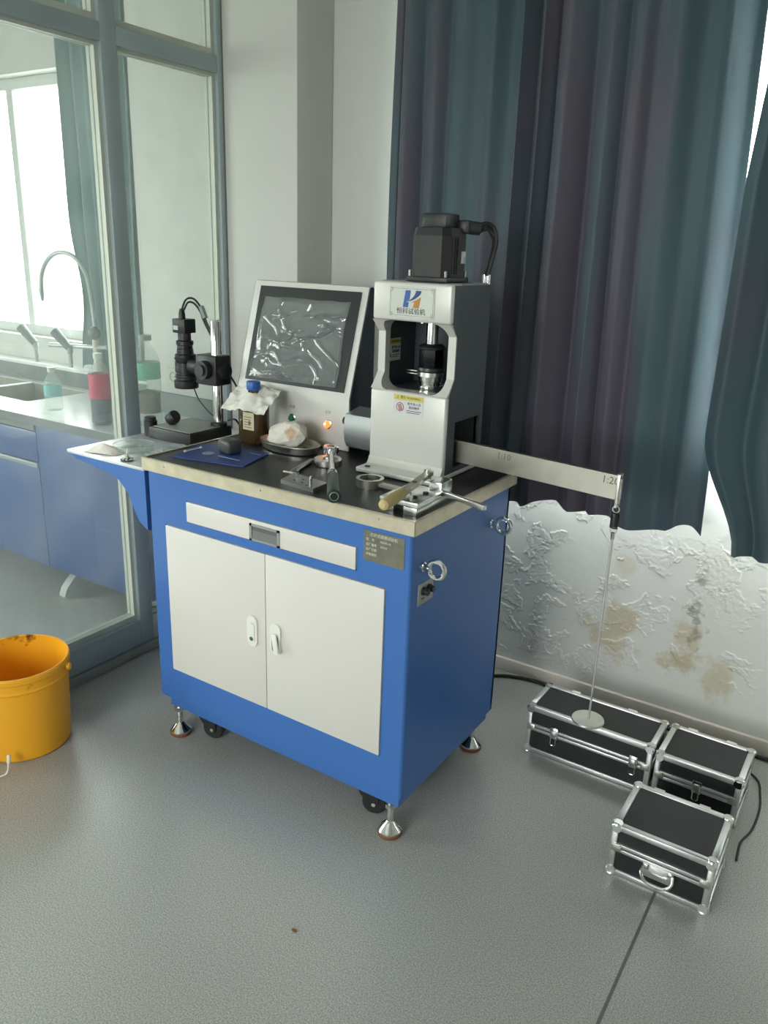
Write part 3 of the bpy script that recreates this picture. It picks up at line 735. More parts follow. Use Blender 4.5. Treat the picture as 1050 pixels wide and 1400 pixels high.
    MB().prism([zz(p) for p in ((608, 213), (706, 224), (688, 290), (640, 345), (575, 395), (500, 430), (470, 432), (505, 400), (560, 345), (596, 275))], y-.0006, y+.001).build('emblem', b2, sg)
    MB().prism([zz(p) for p in ((696, 345), (664, 574), (560, 568), (578, 455), (500, 458), (560, 437), (630, 400))], y-.0006, y+.001).build('emblem', gd, sg)
    text_mesh('恒科试验机', .0175, front_M(-.2245, y, 1.3585), 'lettering', mat('sign_print', srgb(96, 92, 86), .5), sg)
    # warning stickers
    def sticker(M, w, h, kind):
        s = MB().box(-w/2, w/2, -h/2, h/2, -.0002, .0005, M=M).build('warning_sticker', mat('sticker_white', srgb(206, 206, 208), .4), r)
        MB().box(-w/2+.001, w/2-.001, h*.22, h/2-.001, .0004, .0008, M=M).build('yellow_band', mat('sticker_yellow', srgb(206, 194, 104), .4), s)
        k = mat('sticker_print', srgb(70, 74, 88), .5)
        text_mesh('⚠ 警告 WARNING', h*.155, M @ Matrix.Translation((0, h*.36, .0009)), 'lettering', mat('olive_print', srgb(92, 84, 30), .5), s)
        text_mesh('非专业人员', h*.15, M @ Matrix.Translation((w*.2, h*.09, .0007)), 'lettering', k, s)
        text_mesh('请勿操作', h*.15, M @ Matrix.Translation((w*.2, -h*.09, .0007)), 'lettering', k, s)
        for i, z in enumerate((-.24, -.33)): MB().box(w*-.05, w*.45-.006*i, h*z-.0009, h*z+.0009, .0004, .0008, M=M).build('small_print', k, s)
        if kind == 'hand':
            MB().torus((0, 0, 0), h*.20, .0009, None, 24, 5).build('tmp', k)
            t = bpy.data.objects['tmp']; t.data.transform(M @ Matrix.Translation((-w*.27, -h*.1, .0008))); off = r.location; t.data.transform(Matrix.Translation(-off))
            t.data.materials[0] = mat('sticker_ring', srgb(150, 60, 66), .5); t.parent = s; t.name = 'prohibition_ring'; t.data.name = 'prohibition_ring'
            MB().box(-.006, .006, -.010, .008, .0004, .0008, M=M @ Matrix.Translation((-w*.27, -h*.1, 0)) @ rotm('Z', .3)).build('hand_symbol', mat('hand_print', srgb(168, 132, 130), .5), s)
        else:
            for a, b in (((-.4, -.3), (-.1, -.3)), ((-.1, -.3), (-.25, .12)), ((-.25, .12), (-.4, -.3))):
                pa = M @ Vector((a[0]*w, a[1]*h, .0008)); pb = M @ Vector((b[0]*w, b[1]*h, .0008)); MB().cyl(pa, pb, .0012, 6).build('warning_triangle', INK, s)
    sticker(front_M(-.221, TY0-.0004, 1.112), .094, .057, 'hand')
    sticker(Matrix.Translation((sx0+.0125, .405, 1.245)) @ Matrix(((0, 0, 1, 0), (1, 0, 0, 0), (0, 1, 0, 0), (0, 0, 0, 1))), .085, .062, 'tri')
    # spindle and specimen holder
    cx, cy = -.215, .425
    T = Matrix.Translation((cx, cy, 0))
    s = MB().lathe([(.018, 1.262), (.018, 1.34)], 24, T).build('spindle', CHROME, r)
    MB().lathe([(.03, 1.327), (.03, 1.335)], 20, T).build('bearing_cap', DARKST, s)
    MB().lathe([(.035, 1.256), (.037, 1.262), (.03, 1.268), (.02, 1.270)], 24, T).build('collar', DARKST, s)
    MB().lathe([(.034, 1.208), (.035, 1.212), (.035, 1.252), (.034, 1.256)], 8, T).build('chuck', mat('black_oxide', (.02, .022, .024, 1), .22, .9), s)
    MB().lathe([(.038, 1.194), (.04, 1.198), (.038, 1.206), (.03, 1.208)], 24, T).build('lower_collar', DARKST, s)
    h = MB().lathe([(.037, 1.146), (.037, 1.157), (.030, 1.158), (.030, 1.168), (.033, 1.169), (.033, 1.181)], 28, T).build('specimen_cup', CHROME, r)
    MB().lathe([(.036, 1.182), (.036, 1.194)], 28, T).build('clamp_ring', STEEL, h)
    MB().box(-.075, -.03, -.012, .012, 1.182, 1.187, bev=.002, M=T).box(-.075, -.03, -.012, .012, 1.190, 1.195, bev=.002, M=T).build('clamp_lug', CHROME, h)
    MB().cyl((cx-.045, cy+.02, 1.320), (cx-.045, cy+.02, 1.335), .008, 12).build('stud', CHROME, r)
    # motor
    mx0, mx1, my0, my1 = -.262, -.148, .362, .476
    mo = MB().box(mx0-.004, mx1+.004, my0-.004, my1+.004, TZ1, 1.447, bev=.003).build('motor', BLACKP, r)
    m2 = MB()
    c = .018
    poly = [(mx0+c, my0), (mx1-c, my0), (mx1, my0+c), (mx1, my1-c), (mx1-c, my1), (mx0+c, my1), (mx0, my1-c), (mx0, my0+c)]
    MB().prism(poly, 1.447, 1.548, 'z').build('motor_body', mat('motor_black', (.022, .021, .02, 1), .5), mo)
    poly2 = [((p[0]-(mx0+mx1)/2)*.93+(mx0+mx1)/2, (p[1]-(my0+my1)/2)*.93+(my0+my1)/2) for p in poly]
    n8 = len(poly)
    vs = [(*p, 1.548) for p in poly]+[(*p, 1.568) for p in poly2]
    MB().add(vs, [tuple(range(n8, 2*n8)), tuple(range(n8-1, -1, -1))]+[(i, (i+1) % n8, n8+(i+1) % n8, n8+i) for i in range(n8)]).build('end_bell', BLACKP, mo)
    ec = MB().box(-.240, -.166, .378, .452, 1.566, 1.603, bev=.005).build('encoder_cover', BLACKP, mo)
    for x in (mx0+.003, mx1-.003):
        for yy in (my0+.003, my1-.003): MB().cyl((x, yy, 1.447), (x, yy, 1.462), .0045, 8).build('mounting_screw', CHROME, mo)
    for k in range(3): MB().box(mx1-.0005, mx1+.0025, my0+.025+.012*k, my0+.032+.012*k, 1.455, 1.545).build('cooling_fin', BLACKP, mo)
    MB().box(mx1, mx1+.0032, .436, .456, 1.482, 1.512).build('serial_sticker', mat('sticker_grey', srgb(206, 208, 212), .4), mo)
    for k in range(4): MB().box(mx1+.003, mx1+.0036, .446, .454, 1.484+.004*k, 1.4855+.004*k).build('barcode', INK, mo)
    co = MB().box(-.178, -.140, .440, .482, 1.556, 1.590, bev=.006).build('connector', BLACKP, mo)
    MB().cyl((-.15, .47, 1.572), (-.128, .492, 1.570), .017, 14).build('connector_collar', DARKST, mo)
    # motor cables arching over the back and down into a gland
    for k in range(4):
        dx = .006*(k % 2)-.003; dy = .007*(k//2); dz = -.012*(k//2)
        pts = [(-.132, .488+dy, 1.575+dz), (-.112, .502+dy*.4, 1.583+dz), (-.100+dx, .515, 1.572+dz*1.2), (-.094+dx, .522, 1.540), (-.101+dx*.5, .524, 1.500), (-.112+dx*.6, .522+dy*.3, 1.452)]
        MB().tube(spline(pts, 6), .0062 if k < 2 else .005, 8).build('motor_cable', BLACKP, mo)
    MB().cyl((-.118, .522, TZ1-.002), (-.118, .522, 1.455), .0068, 12).cyl((-.108, .524, TZ1-.002), (-.108, .524, 1.455), .0068, 12).build('cable_gland', CHROME, r)
    # clamp bracket on the left side, beside the console
    pr = [(.380, 1.047), (.452, 1.060), (.470, 1.040), (.470, .945), (.415, .938), (.388, .948), (.376, .968), (.372, .995), (.374, 1.025)]
    cb = MB().prism(pr, -.470, TX0, 'x').build('clamp_bracket', mat('bracket_grey', srgb(176, 180, 180), .3, .7), r)
    MB().lathe([(.007, 0), (.007, .008), (.011, .009), (.011, .018), (.009, .020)], 14, Matrix.Translation((-.470, .40, 1.022)) @ rotm('Y', -PI/2)).build('clamp_knob', DARKST, cb)
    # loading lever with ratio marks
    yl = .405
    def lv(x, z): return (x, z)
    dz = -.020/.46
    def zt(x): return 1.021+(x+.105)*dz
    poly = [(-.19, zt(-.19)), (.345, zt(.345)), (.353, zt(.353)-.008), (.353, zt(.353)-.062), (-.19, zt(-.19)-.060)]
    la = MB().prism(poly, yl-.007, yl+.007).build('loading_lever', mat('lever_steel', (.50, .485, .42, 1), .3, 1.0, var=.18, vscale=22, bump=.05), r)
    en = mat('engraved_mark', srgb(92, 90, 80), .6)
    a = math.atan(dz)
    text_mesh('1:20', .026, front_M(.326, yl-.0072, zt(.31)-.017, a), 'ratio_mark', en, la)
    text_mesh('1:10', .024, front_M(.036, yl-.0072, zt(.036)-.017, a), 'ratio_mark', mat('faint_mark', srgb(116, 112, 98), .6), la)
    MB().box(.040, .046, yl-.0065, yl+.0065, zt(.043)-.002, zt(.043)+.0008).build('notch', DARKST, la)
tower()

# ------------------------------------------------------------------ weight hanger
def hanger():
    x, y = .347, .405
    r = thing('weight_hanger', 'steel weight hanger rod with spring and disc hanging from lever end', 'weight hanger', (x, y, .28))
    ys = .010
    # stirrup over the lever end
    for s in (-1, 1): MB().box(x-.004, x+.004, y+s*ys-.0015, y+s*ys+.0015, .920, 1.006, bev=.001).build('stirrup_strap', STEEL, r)
    MB().box(x-.004, x+.004, y-ys-.0015, y+ys+.0015, 1.003, 1.006).build('stirrup_strap', STEEL, r)
    MB().cyl((x, y-ys-.003, .923), (x, y+ys+.003, .923), .003, 10).build('stirrup_pin', STEEL, r)
    MB().torus((x, y, .9135), .0085, .0016, rotm('X', PI/2), 20, 6).build('spring_hook', STEEL, r)
    pts = []
    for i in range(9*14+1):
        a = 2*PI*i/14; pts.append((x+.0092*math.cos(a), y+.0092*math.sin(a), .905-.040*i/126))
    MB().tube(pts, .0019, 6).build('spring', DARKST, r)
    MB().torus((x, y, .858), .0085, .0016, rotm('X', PI/2), 20, 6).build('spring_hook', STEEL, r)
    MB().tube([(x, y, .852), (x, y, .835)], .0048, 10).build('rod_eye', STEEL, r)
    MB().cyl((x, y, .285), (x, y, .85), .0032, 10).build('rod', STEEL, r)
    T = Matrix.Translation((x-.002, y, 0))
    MB().lathe([(.006, .304), (.043, .305), (.044, .307), (.043, .311), (.006, .312)], 36, T).build('disc', mat('brassy_disc', (.62, .63, .56, 1), .3, .95, var=.12, vscale=30), r)
    MB().lathe([(.0075, .284), (.0075, .300), (.004, .304)], 6, T).build('retaining_nut', STEEL, r)
hanger()

# ------------------------------------------------------------------ aluminium-edged cases on the floor
def case(label, x0, y0, w, d, h, rz, split, latches, handle, glint_discs=False):
    r = thing('equipment_case', label, 'case', (x0, y0, 0), 'aluminium edged equipment cases on the floor', rot=(0, 0, rz))
    e = .0035; t = .0165; zs = h*split
    MB().box(e, w-e, e, d-e, .003, zs-.001).build('body', BLKCASE, r, True)
    MB().box(e, w-e, e, d-e, zs+.001, h-.003).build('lid', BLKCASE, r, True)
    def tr(*dd): MB().box(*dd, bev=.0022).build('edge_trim', ALU, r, True)
    for z0, z1 in ((0, t), (h-t, h)):
        tr(0, w, 0, t, z0, z1); tr(0, w, d-t, d, z0, z1); tr(0, t, t, d-t, z0, z1); tr(w-t, w, t, d-t, z0, z1)
    for xa in (0, w-t):
        for ya in (0, d-t): tr(xa, xa+t, ya, ya+t, t, h-t)
    g = .0015; b = .0125
    for z0, z1 in ((zs-b, zs-g), (zs+g, zs+b)):
        tr(t, w-t, -.001, .006, z0, z1); tr(t, w-t, d-.006, d+.001, z0, z1); tr(-.001, .006, t, d-t, z0, z1); tr(w-.006, w+.001, t, d-t, z0, z1)
    # ball corners: three lobes and a ball
    for xa, sx in ((0, 1), (w, -1)):
        for ya, sy in ((0, 1), (d, -1)):
            for za, sz in ((0, 1), (h, -1)):
                c = Vector((xa+sx*.010, ya+sy*.010, za+sz*.010)); mb = MB(); R = .0145
                mb.lathe([(R, -.0012), (R*.9, .0014)], 14, Matrix.Translation((c.x, c.y, za)) if sz < 0 else Matrix.Translation((c.x, c.y, za+.0012)))
                mb.lathe([(R, -.0015), (R*.9, .0015)], 14, Matrix.Translation((c.x, ya, c.z)) @ rotm('X', PI/2 if sy > 0 else -PI/2))
                mb.lathe([(R, -.0015), (R*.9, .0015)], 14, Matrix.Translation((xa, c.y, c.z)) @ rotm('Y', -PI/2 if sx > 0 else PI/2))
                mb.sphere((xa+sx*.0035, ya+sy*.0035, za+sz*.0045), .0042, sub=1)
                mb.build('corner_cap', CHROME if sz < 0 else ALU, r, True)
    # side band caps
    for xa in (.004, w-.030):
        MB().box(xa, xa+.026, -.003, .002, zs-.011, zs+.011, bev=.0014).build('band_clip', STEEL, r, True)
    for xl in latches:
        c = w*xl
        l = MB().box(c-.013, c+.013, -.0065, -.001, zs-.014, zs+.026, bev=.002).build('latch', CHROME, r, True)
        MB().box(c-.009, c+.009, -.011, -.006, zs-.004, zs+.016, bev=.002).build('latch_lever', STEEL, l, True)
        MB().tube([(c-.008, -.006, zs-.006), (c-.008, -.007, zs-.032), (c-.005, -.007, zs-.036), (c+.005, -.007, zs-.036), (c+.008, -.007, zs-.032), (c+.008, -.006, zs-.006)], .0016, 6).build('latch_loop', CHROME, l, True)
    if handle:
        c = w*handle; z = zs-.012
        pl = MB().box(c-.036, c+.036, -.0035, 0, z-.034, z+.004, bev=.001).build('handle_plate', ALU, r, True)
        for s in (-1, 1): MB().box(c+s*.030-.008, c+s*.030+.008, -.008, -.003, z-.010, z+.006, bev=.002).build('handle_pivot', CHROME, pl, True)
        pts = spline([(c-.036, -.006, z-.002), (c-.037, -.016, z-.020), (c-.024, -.022, z-.034), (c, -.023, z-.037), (c+.024, -.022, z-.034), (c+.037, -.016, z-.020), (c+.036, -.006, z-.002)], 5)
        MB().tube(pts, .0042, 8).build('handle', CHROME, r, True)
    # hinge tabs seen on the top rear edge
    for xl in (.25, .72): MB().box(w*xl-.014, w*xl+.014, d-.010, d+.003, h-.002, h+.002, bev=.001).build('hinge', WHITEP, r, True)
    if glint_discs:
        for ya in (.010, d-.010): MB().lathe([(.011, h+.0012), (.011, h+.0028), (.009, h+.0034)], 14, Matrix.Translation((w-.010, ya, 0))).build('corner_glint', WHITEP, r, True)  # white discs paint the reflection on the chrome corner caps
    return r
case('long low black case with silver edges under the hanging disc', .098, .604, .392, .166, .163, .0, .56, (.24, .87), None)
case('short black case with silver edges against the wall, right of the long one', .499, .603, .236, .188, .152, -.012, .56, (.52,), None)
case('black case with silver edges and front carrying handle, nearest the camera', .490, .234, .250, .205, .150, .0, .56, (), .50, True)

# ------------------------------------------------------------------ yellow bucket
def bucket():
    cx, cy = -1.222, -.277
    r = thing('bucket', 'yellow plastic bucket with stained rim beside the partition', 'bucket', (cx, cy, 0))
    T = Matrix.Translation((cx, cy, 0))
    h = .288; r0, r1 = .134, .148
    prof = [(.001, 0), (r0-.006, 0), (r0, .006)]+[(r0+(r1-r0)*(z/h), z) for z in (.06, .12, .18, .232)]+[(r1+.0015, .236), (r1+.0015, .240), (r1-.001, .243), (r1+.0006, .266), (r1+.005, .270), (r1+.0055, .284), (r1+.002, .289), (r1-.003, .288), (r1-.004, .26), (r1-.008, .12), (r0-.005, .008), (.001, .005)]
    # stained plastic: brown drips round the rim
    m = bpy.data.materials.new('stained_yellow_plastic'); m.use_nodes = True; nt = m.node_tree; N = nt.nodes.new; L = nt.links.new
    b = nt.nodes['Principled BSDF']; b.inputs['Roughness'].default_value = .36; b.inputs['Subsurface Weight'].default_value = .0
    tc = N('ShaderNodeTexCoord'); n = N('ShaderNodeTexNoise'); n.inputs['Scale'].default_value = 17; n.inputs['Detail'].default_value = 5; L(tc.outputs['Object'], n.inputs['Vector'])
    sx = N('ShaderNodeSeparateXYZ'); L(tc.outputs['Object'], sx.inputs[0])
    mr = N('ShaderNodeMapRange'); mr.inputs[1].default_value = .17; mr.inputs[2].default_value = .29; mr.inputs[3].default_value = -.12; mr.inputs[4].default_value = .10; L(sx.outputs[2], mr.inputs[0])
    ad = N('ShaderNodeMath'); L(n.outputs['Fac'], ad.inputs[0]); L(mr.outputs[0], ad.inputs[1])
    cr = N('ShaderNodeValToRGB'); e = cr.color_ramp.elements; e[0].position = .66; e[0].color = srgb(250, 182, 40); e[1].position = .75; e[1].color = srgb(104, 52, 16)
    L(ad.outputs[0], cr.inputs[0]); L(cr.outputs[0], b.inputs['Base Color'])
    tl = N('ShaderNodeBsdfTranslucent'); L(cr.outputs[0], tl.inputs[0]); mxs = N('ShaderNodeMixShader'); mxs.inputs[0].default_value = .12
    L(b.outputs[0], mxs.inputs[1]); L(tl.outputs[0], mxs.inputs[2]); L(mxs.outputs[0], nt.nodes['Material Output'].inputs[0])
    MB().lathe(prof, 48, T, caps=False).build('pail', m, r)
    for s in (1,):
        MB().cyl((cx+.128, cy+.082, .262), (cx+.137, cy+.088, .262), .011, 12).build('handle_lug', YELLOW, r)
    pts = [(cx+.152*math.cos(a), cy+.152*math.sin(a), .262-.10*math.sin((a-.57)/PI*PI)**1) for a in [.57+PI*i/24 for i in range(25)]]
    MB().tube(pts, .0022, 6).build('bail', STEEL, r)
bucket()
w = MB().tube(spline([(-1.20, -.58, .004), (-1.135, -.49, .004), (-1.10, -.437, .006), (-1.094, -.422, .016), (-1.108, -.408, .034)], 8), .0028, 8).build('white_cable', WHITEP)
tag(w, 'loose white cable end on the floor in front of the yellow bucket', 'cable')
MB().cyl((-1.108, -.408, .030), (-1.116, -.400, .050), .0055, 10).build('plug', mat('clear_plug', srgb(226, 226, 214), .3), w)

# ------------------------------------------------------------------ cables on the floor
def cable(name, label, pts, rad, m=BLACKP):
    return tag(MB().tube(spline(pts, 8), rad, 8).build(name, m), label, 'cable')
cable('power_cable', 'thick black cable running from under the cabinet to the long case', [(-.30, .80, .008), (-.18, .955, .008), (-.10, 1.0, .008), (-.01, 1.012, .008), (.10, .99, .008), (.22, .985, .008), (.40, .99, .008), (.62, .995, .008), (.80, 1.0, .008), (1.1, 1.0, .008)], .0065)
cable('thin_cable', 'thin dark cable looping out behind the right pair of cases', [(.50, .93, .004), (.60, .90, .004), (.69, .915, .004), (.752, .875, .004), (.772, .80, .004), (.782, .72, .004), (.778, .62, .004), (.762, .55, .004), (.765, .47, .004)], .0032)
dk = MB().box(.46, .495, .86, .90, 0, .045, bev=.008).build('plug_block', BLACKP); tag(dk, 'small black plug block in the gap behind the two rear cases', 'plug')
tag(MB().sphere((-.048, -.377, .0025), .006, (1.4, .7, .4), 1).build('crumb', mat('brown_crumb', srgb(120, 84, 48), .7)), 'small brown crumb on the open floor', 'debris')

# ------------------------------------------------------------------ things on the worktop
def worktop_things():
    Z = ZT-.002+.0
    # amber bottle
    bx, by = -.802, .350
    r = thing('reagent_bottle', 'square brown reagent bottle with blue cap on the worktop', 'bottle', (bx, by, Z))
    amb = mat('amber_plastic', (.10, .058, .022, 1), .15, spec=.6, trans=.55)
    s = .039
    def rsq(k, z, rr):
        out = []
        for i in range(32):
            a = 2*PI*i/32; c, q = math.cos(a), math.sin(a); p = 5
            m = (abs(c)**p+abs(q)**p)**(-1/p); m = m*rr+(1-rr)*1.0
            out.append((bx+k*c*m, by+k*q*m, z))
        return out
    rings = [rsq(s*.9, Z, 1), rsq(s, Z+.006, 1), rsq(s, Z+.112, 1), rsq(s*.92, Z+.126, .9), rsq(s*.6, Z+.143, .5), rsq(.017, Z+.150, 0), rsq(.017, Z+.170, 0)]
    vs = [p for rg in rings for p in rg]; n = 32
    fs = [(k*n+i, k*n+(i+1) % n, (k+1)*n+(i+1) % n, (k+1)*n+i) for k in range(len(rings)-1) for i in range(n)]+[tuple(range(n-1, -1, -1)), tuple((len(rings)-1)*n+i for i in range(n))]
    MB().add(vs, fs).build('body', amb, r)
    prof = []
    MB().lathe([(.0205, Z+.165), (.0215, Z+.168), (.0215, Z+.188), (.020, Z+.191)], 28, Matrix.Translation((bx, by, 0))).build('cap', mat('blue_cap', srgb(34, 92, 170), .4), r)
    lb = MB().box(bx-.010, bx+.035, by-s-.0008, by-s+.0005, Z+.045, Z+.100).build('label', mat('bottle_label', srgb(188, 180, 150), .6, var=.06), r)
    for i in range(5): MB().box(bx-.005, bx+.026-.004*(i % 2), by-s-.0013, by-s-.0006, Z+.052+.008*i, Z+.0545+.008*i).build('label_print', mat('brown_print', srgb(110, 96, 76), .6), lb)
    MB().prism([(bx+.011, Z+.068), (bx+.017, Z+.060), (bx+.023, Z+.068), (bx+.017, Z+.076)], by-s-.0015, by-s-.0008).build('hazard_diamond', mat('dark_print', srgb(96, 70, 60), .6), lb)
    # tissue draped over its shoulders
    A, B, C_, D_ = Vector((-.895, .385, 1.090)), Vector((-.728, .400, 1.085)), Vector((-.898, .305, 1.020)), Vector((-.700, .278, 1.028))
    def tis(u, v):
        p = (A*(1-u)+B*u)*(1-v)+(C_*(1-u)+D_*u)*v
        q = Vector((u*3, v*3, 2)); dd = math.hypot(p.x-bx, (p.y-by))
        p.z += .010*noise.noise(q)+.006*noise.noise(q*2.7)+.018*math.exp(-(dd/.035)**2)
        if dd < .06: p.z = max(p.z, Z+.158-max(0, dd-.017)*1.15)
        p.y += .004*noise.noise(q*2.1); return p
    mb = MB(); P = [[tis(i/40, j/30) for i in range(41)] for j in range(31)]
    vs = [tuple(p) for row in P for p in row]
    fs = []
    for j in range(30):
        for i in range(40):
            q = [P[j][i], P[j][i+1], P[j+1][i+1], P[j+1][i]]; c = sum(q, Vector())/4
            if math.hypot(c.x-bx, c.y-by) > .0185: fs.append((j*41+i, j*41+i+1, (j+1)*41+i+1, (j+1)*41+i))
    tag(MB().add(vs, fs).build('tissue_sheet', PAPER, sharp=70), 'white tissue sheet draped over the neck of the brown bottle', 'tissue')
    # mouse pad, cap, cotton swab
    pad = [(-.835, .047), (-.625, .088), (-.612, .097), (-.652, .245), (-.668, .254), (-.885, .214), (-.893, .205), (-.848, .05)]
    mp = MB().prism(pad, Z+.0005, Z+.0045, 'z').build('mouse_pad', mat('blue_pad', srgb(30, 58, 122), .5, var=.15, vscale=30))
    tag(mp, 'dark blue printed mouse pad at the left front of the worktop', 'mouse pad')
    pr = mat('pad_print', srgb(150, 166, 196), .6)
    MB().lathe([(.018, Z+.0043), (.018, Z+.0050)], 12, Matrix.Translation((-.79, .135, 0))).build('printed_motif', mat('pad_motif', srgb(140, 150, 176), .6, var=.3, vscale=90), mp)
    for d in ((-.745, -.660, .128, .133), (-.79, -.74, .185, .19), (-.70, -.655, .215, .219)):
        M = rotm('Z', 0); MB().box(d[0], d[1], d[2], d[3], Z+.0043, Z+.0050).build('printed_line', pr, mp)
    kx, ky = -.748, .182
    k = MB().box(-.031, .031, -.024, .024, Z+.0045, Z+.046, bev=.009, seg=3, M=Matrix.Translation((kx, ky, 0)) @ rotm('Z', -.25)).build('plastic_cap', mat('charcoal_plastic', (.05, .054, .056, 1), .35))
    tag(k, 'charcoal rounded plastic block standing on the blue mouse pad', 'plastic block')
    a, b = Vector((-.846, .098, Z+.0085)), Vector((-.845, .160, Z+.0085))
    sw = MB().cyl(a, b, .0015, 8).build('cotton_swab', WHITEP); tag(sw, 'white cotton swab lying on the left edge of the mouse pad', 'cotton swab')
    for p in (a, b): MB().sphere(p, .0038, (1, 1.7, 1), 2).build('cotton_tip', PAPER, sw)
    # oval tray and the crumpled tissue in it
    tx, ty = -.650, .340
    def ell(s, z, n=40): return [(tx+.116*s*math.cos(2*PI*i/n), ty+.068*s*math.sin(2*PI*i/n)+.012*math.cos(2*PI*i/n)*-1, z) for i in range(n)]
    rg = [ell(.80, Z), ell(.92, Z+.004), ell(.97, Z+.022), ell(1.0, Z+.024), ell(1.0, Z+.0265), ell(.955, Z+.0265), ell(.90, Z+.007), ell(.80, Z+.004)]
    n = 40; vs = [p for q in rg for p in q]
    fs = [(k*n+i, k*n+(i+1) % n, (k+1)*n+(i+1) % n, (k+1)*n+i) for k in range(len(rg)-1) for i in range(n)]+[tuple(range(n-1, -1, -1)), tuple((len(rg)-1)*n+i for i in range(n))]
    tag(MB().add(vs, fs).build('oval_tray', STEEL), 'oval steel tray holding a crumpled tissue', 'tray')
    bm = bmesh.new(); bmesh.ops.create_icosphere(bm, subdivisions=3, radius=1)
    for v in bm.verts:
        p = v.co.copy(); q = p*1.6+Vector((4, 2, 9))
        f = 1.02+.25*noise.noise(q)+.24*abs(noise.noise(q*2.1))-.10*abs(noise.noise(q*3.1))
        v.co = Vector((p.x*.066*f*(1+.35*max(0, -p.z)), p.y*.036*f, p.z*.044*f))
        v.co.z += .022*max(0, p.x+.2)
        if v.co.z < -.026: v.co.z = -.026+(v.co.z+.026)*.1
    ct = MB().bm(bm, Matrix.Translation((tx-.008, ty-.004, Z+.036))).build('crumpled_tissue', patch_mat('soiled_tissue', srgb(214, 208, 198), srgb(182, 142, 100), (tx+.030, ty-.030, Z+.060), .020), sharp=8)
    tag(ct, 'crumpled white tissue with a brown stain in the oval tray', 'tissue')
    # round steel disc
    dx, dy = -.452, .272
    d = MB().lathe([(.039, Z), (.041, Z+.002), (.041, Z+.017), (.039, Z+.019), (.012, Z+.019), (.011, Z+.017), (.010, Z+.015), (.0001, Z+.015)], 36, Matrix.Translation((dx, dy, 0)), caps=False).build('steel_disc', STEEL)
    tag(d, 'polished round steel disc lying behind the torque wrench', 'disc')
    MB().lathe([(.0085, Z+.015), (.0085, Z+.022), (.006, Z+.024)], 14, Matrix.Translation((dx, dy, 0))).build('hub', CHROME, d)
    # torque wrench lying towards the viewer, head on the disc
    a = Vector((-.462, .298, Z+.037)); b = Vector((-.212, -.022, Z+.022)); dd = (b-a).normalized(); Lw = (b-a).length
    tw = thing('torque_wrench', 'chrome torque wrench with dark green grip lying on the worktop', 'wrench', tuple((a+b)/2-Vector((0, 0, .012))))
    M = Matrix.Translation(a) @ dd.to_track_quat('Z', 'Y').to_matrix().to_4x4()
    MB().lathe([(.0085, .016), (.0085, .10), (.0095, .12), (.0095, .215)], 16, M).build('shaft', CHROME, tw)
    hz = Matrix.Translation(a)
    hd = MB().lathe([(.021, -.010), (.0235, -.007), (.0235, .009), (.021, .012)], 26, hz).build('ratchet_head', CHROME, tw)
    MB().lathe([(.012, .0115), (.012, .0128)], 8, hz).build('head_plate', DARKST, hd)
    MB().lathe([(.0135, .215), (.0145, .219), (.0145, .240), (.013, .244)], 20, M).build('ferrule', CHROME, tw)
    grn = mat('green_grip', srgb(22, 50, 44), .35)
    g = MB().lathe([(.0135, .242), (.016, .250), (.016, Lw-.012), (.0175, Lw-.010), (.0175, Lw-.002), (.015, Lw)], 20, M).build('grip', grn, tw)
    MB().lathe([(.0095, Lw-.001), (.0095, Lw+.0015)], 16, M).build('grip_cap', BLACKP, g)
    MB().torus((0, 0, 0), .0105, .0013, M @ Matrix.Translation((0, 0, Lw+.0008)), 20, 6).build('grip_ring', STEEL, g)
    # drilled plate with two pins
    pc = [(-.432, .040), (-.313, .026), (-.318, .094), (-.446, .112)]
    pt = MB().prism(pc, Z, Z+.011, 'z').build('drilled_plate', mat('ground_steel', (.30, .31, .31, 1), .28, .9, var=.1, vscale=20))
    tag(pt, 'small drilled steel plate with two upright pins at the worktop front', 'plate')
    for x, y in ((-.408, .082), (-.345, .058)): MB().cyl((x, y, Z+.010), (x, y, Z+.031), .0035, 10).build('pin', CHROME, pt)
    for x, y in ((-.40, .058), (-.385, .075), (-.36, .077), (-.345, .04), (-.37, .052)): MB().cyl((x, y, Z+.0105), (x, y, Z+.0114), .0035, 10).build('hole', INK, pt)
    # punch rod with a cross pin
    a = Vector((-.470, .085, Z+.0075)); b = Vector((-.505, .262, Z+.0075))
    a = Vector((-.462, .118, Z+.0075)); b = Vector((-.500, .262, Z+.0075))
    rd = MB().tube([a, a+(b-a)*.2, a+(b-a)*.9, b], [.0055, .0075, .0075, .004], 10).build('punch_rod', mat('dull_steel', (.35, .35, .34, 1), .35, .9)); tag(rd, 'dull steel rod with a cross pin lying left of the torque wrench', 'rod')
    MB().cyl(a+Vector((-.022, -.004, 0)), a+Vector((.028, .000, 0)), .004, 8).build('cross_pin', STEEL, rd)
    # ring spanner
    rx, ry = -.238, .172
    rs = MB()
    no, ni = 28, 8
    outr = [(rx+.037*math.cos(2*PI*i/48), ry+.037*math.sin(2*PI*i/48)) for i in range(48)]
    inr = []
    for i in range(48):
        t = (2*PI*i/48) % (PI/4)-PI/8; q = .027/math.cos(t); inr.append((rx+q*math.cos(2*PI*i/48), ry+q*math.sin(2*PI*i/48)))
    vs = [(*p, z) for z in (Z, Z+.022) for p in outr]+[(*p, z) for z in (Z, Z+.022) for p in inr]; n = 48; fs = []
    for i in range(n):
        j = (i+1) % n
        fs += [(i, j, n+j, n+i), (2*n+j, 2*n+i, 3*n+i, 3*n+j), (n+i, n+j, 3*n+j, 3*n+i), (j, i, 2*n+i, 2*n+j)]
    rs = MB().add(vs, fs).build('ring_spanner', STEEL); tag(rs, 'steel ring spanner with octagonal opening before the tower base', 'spanner')
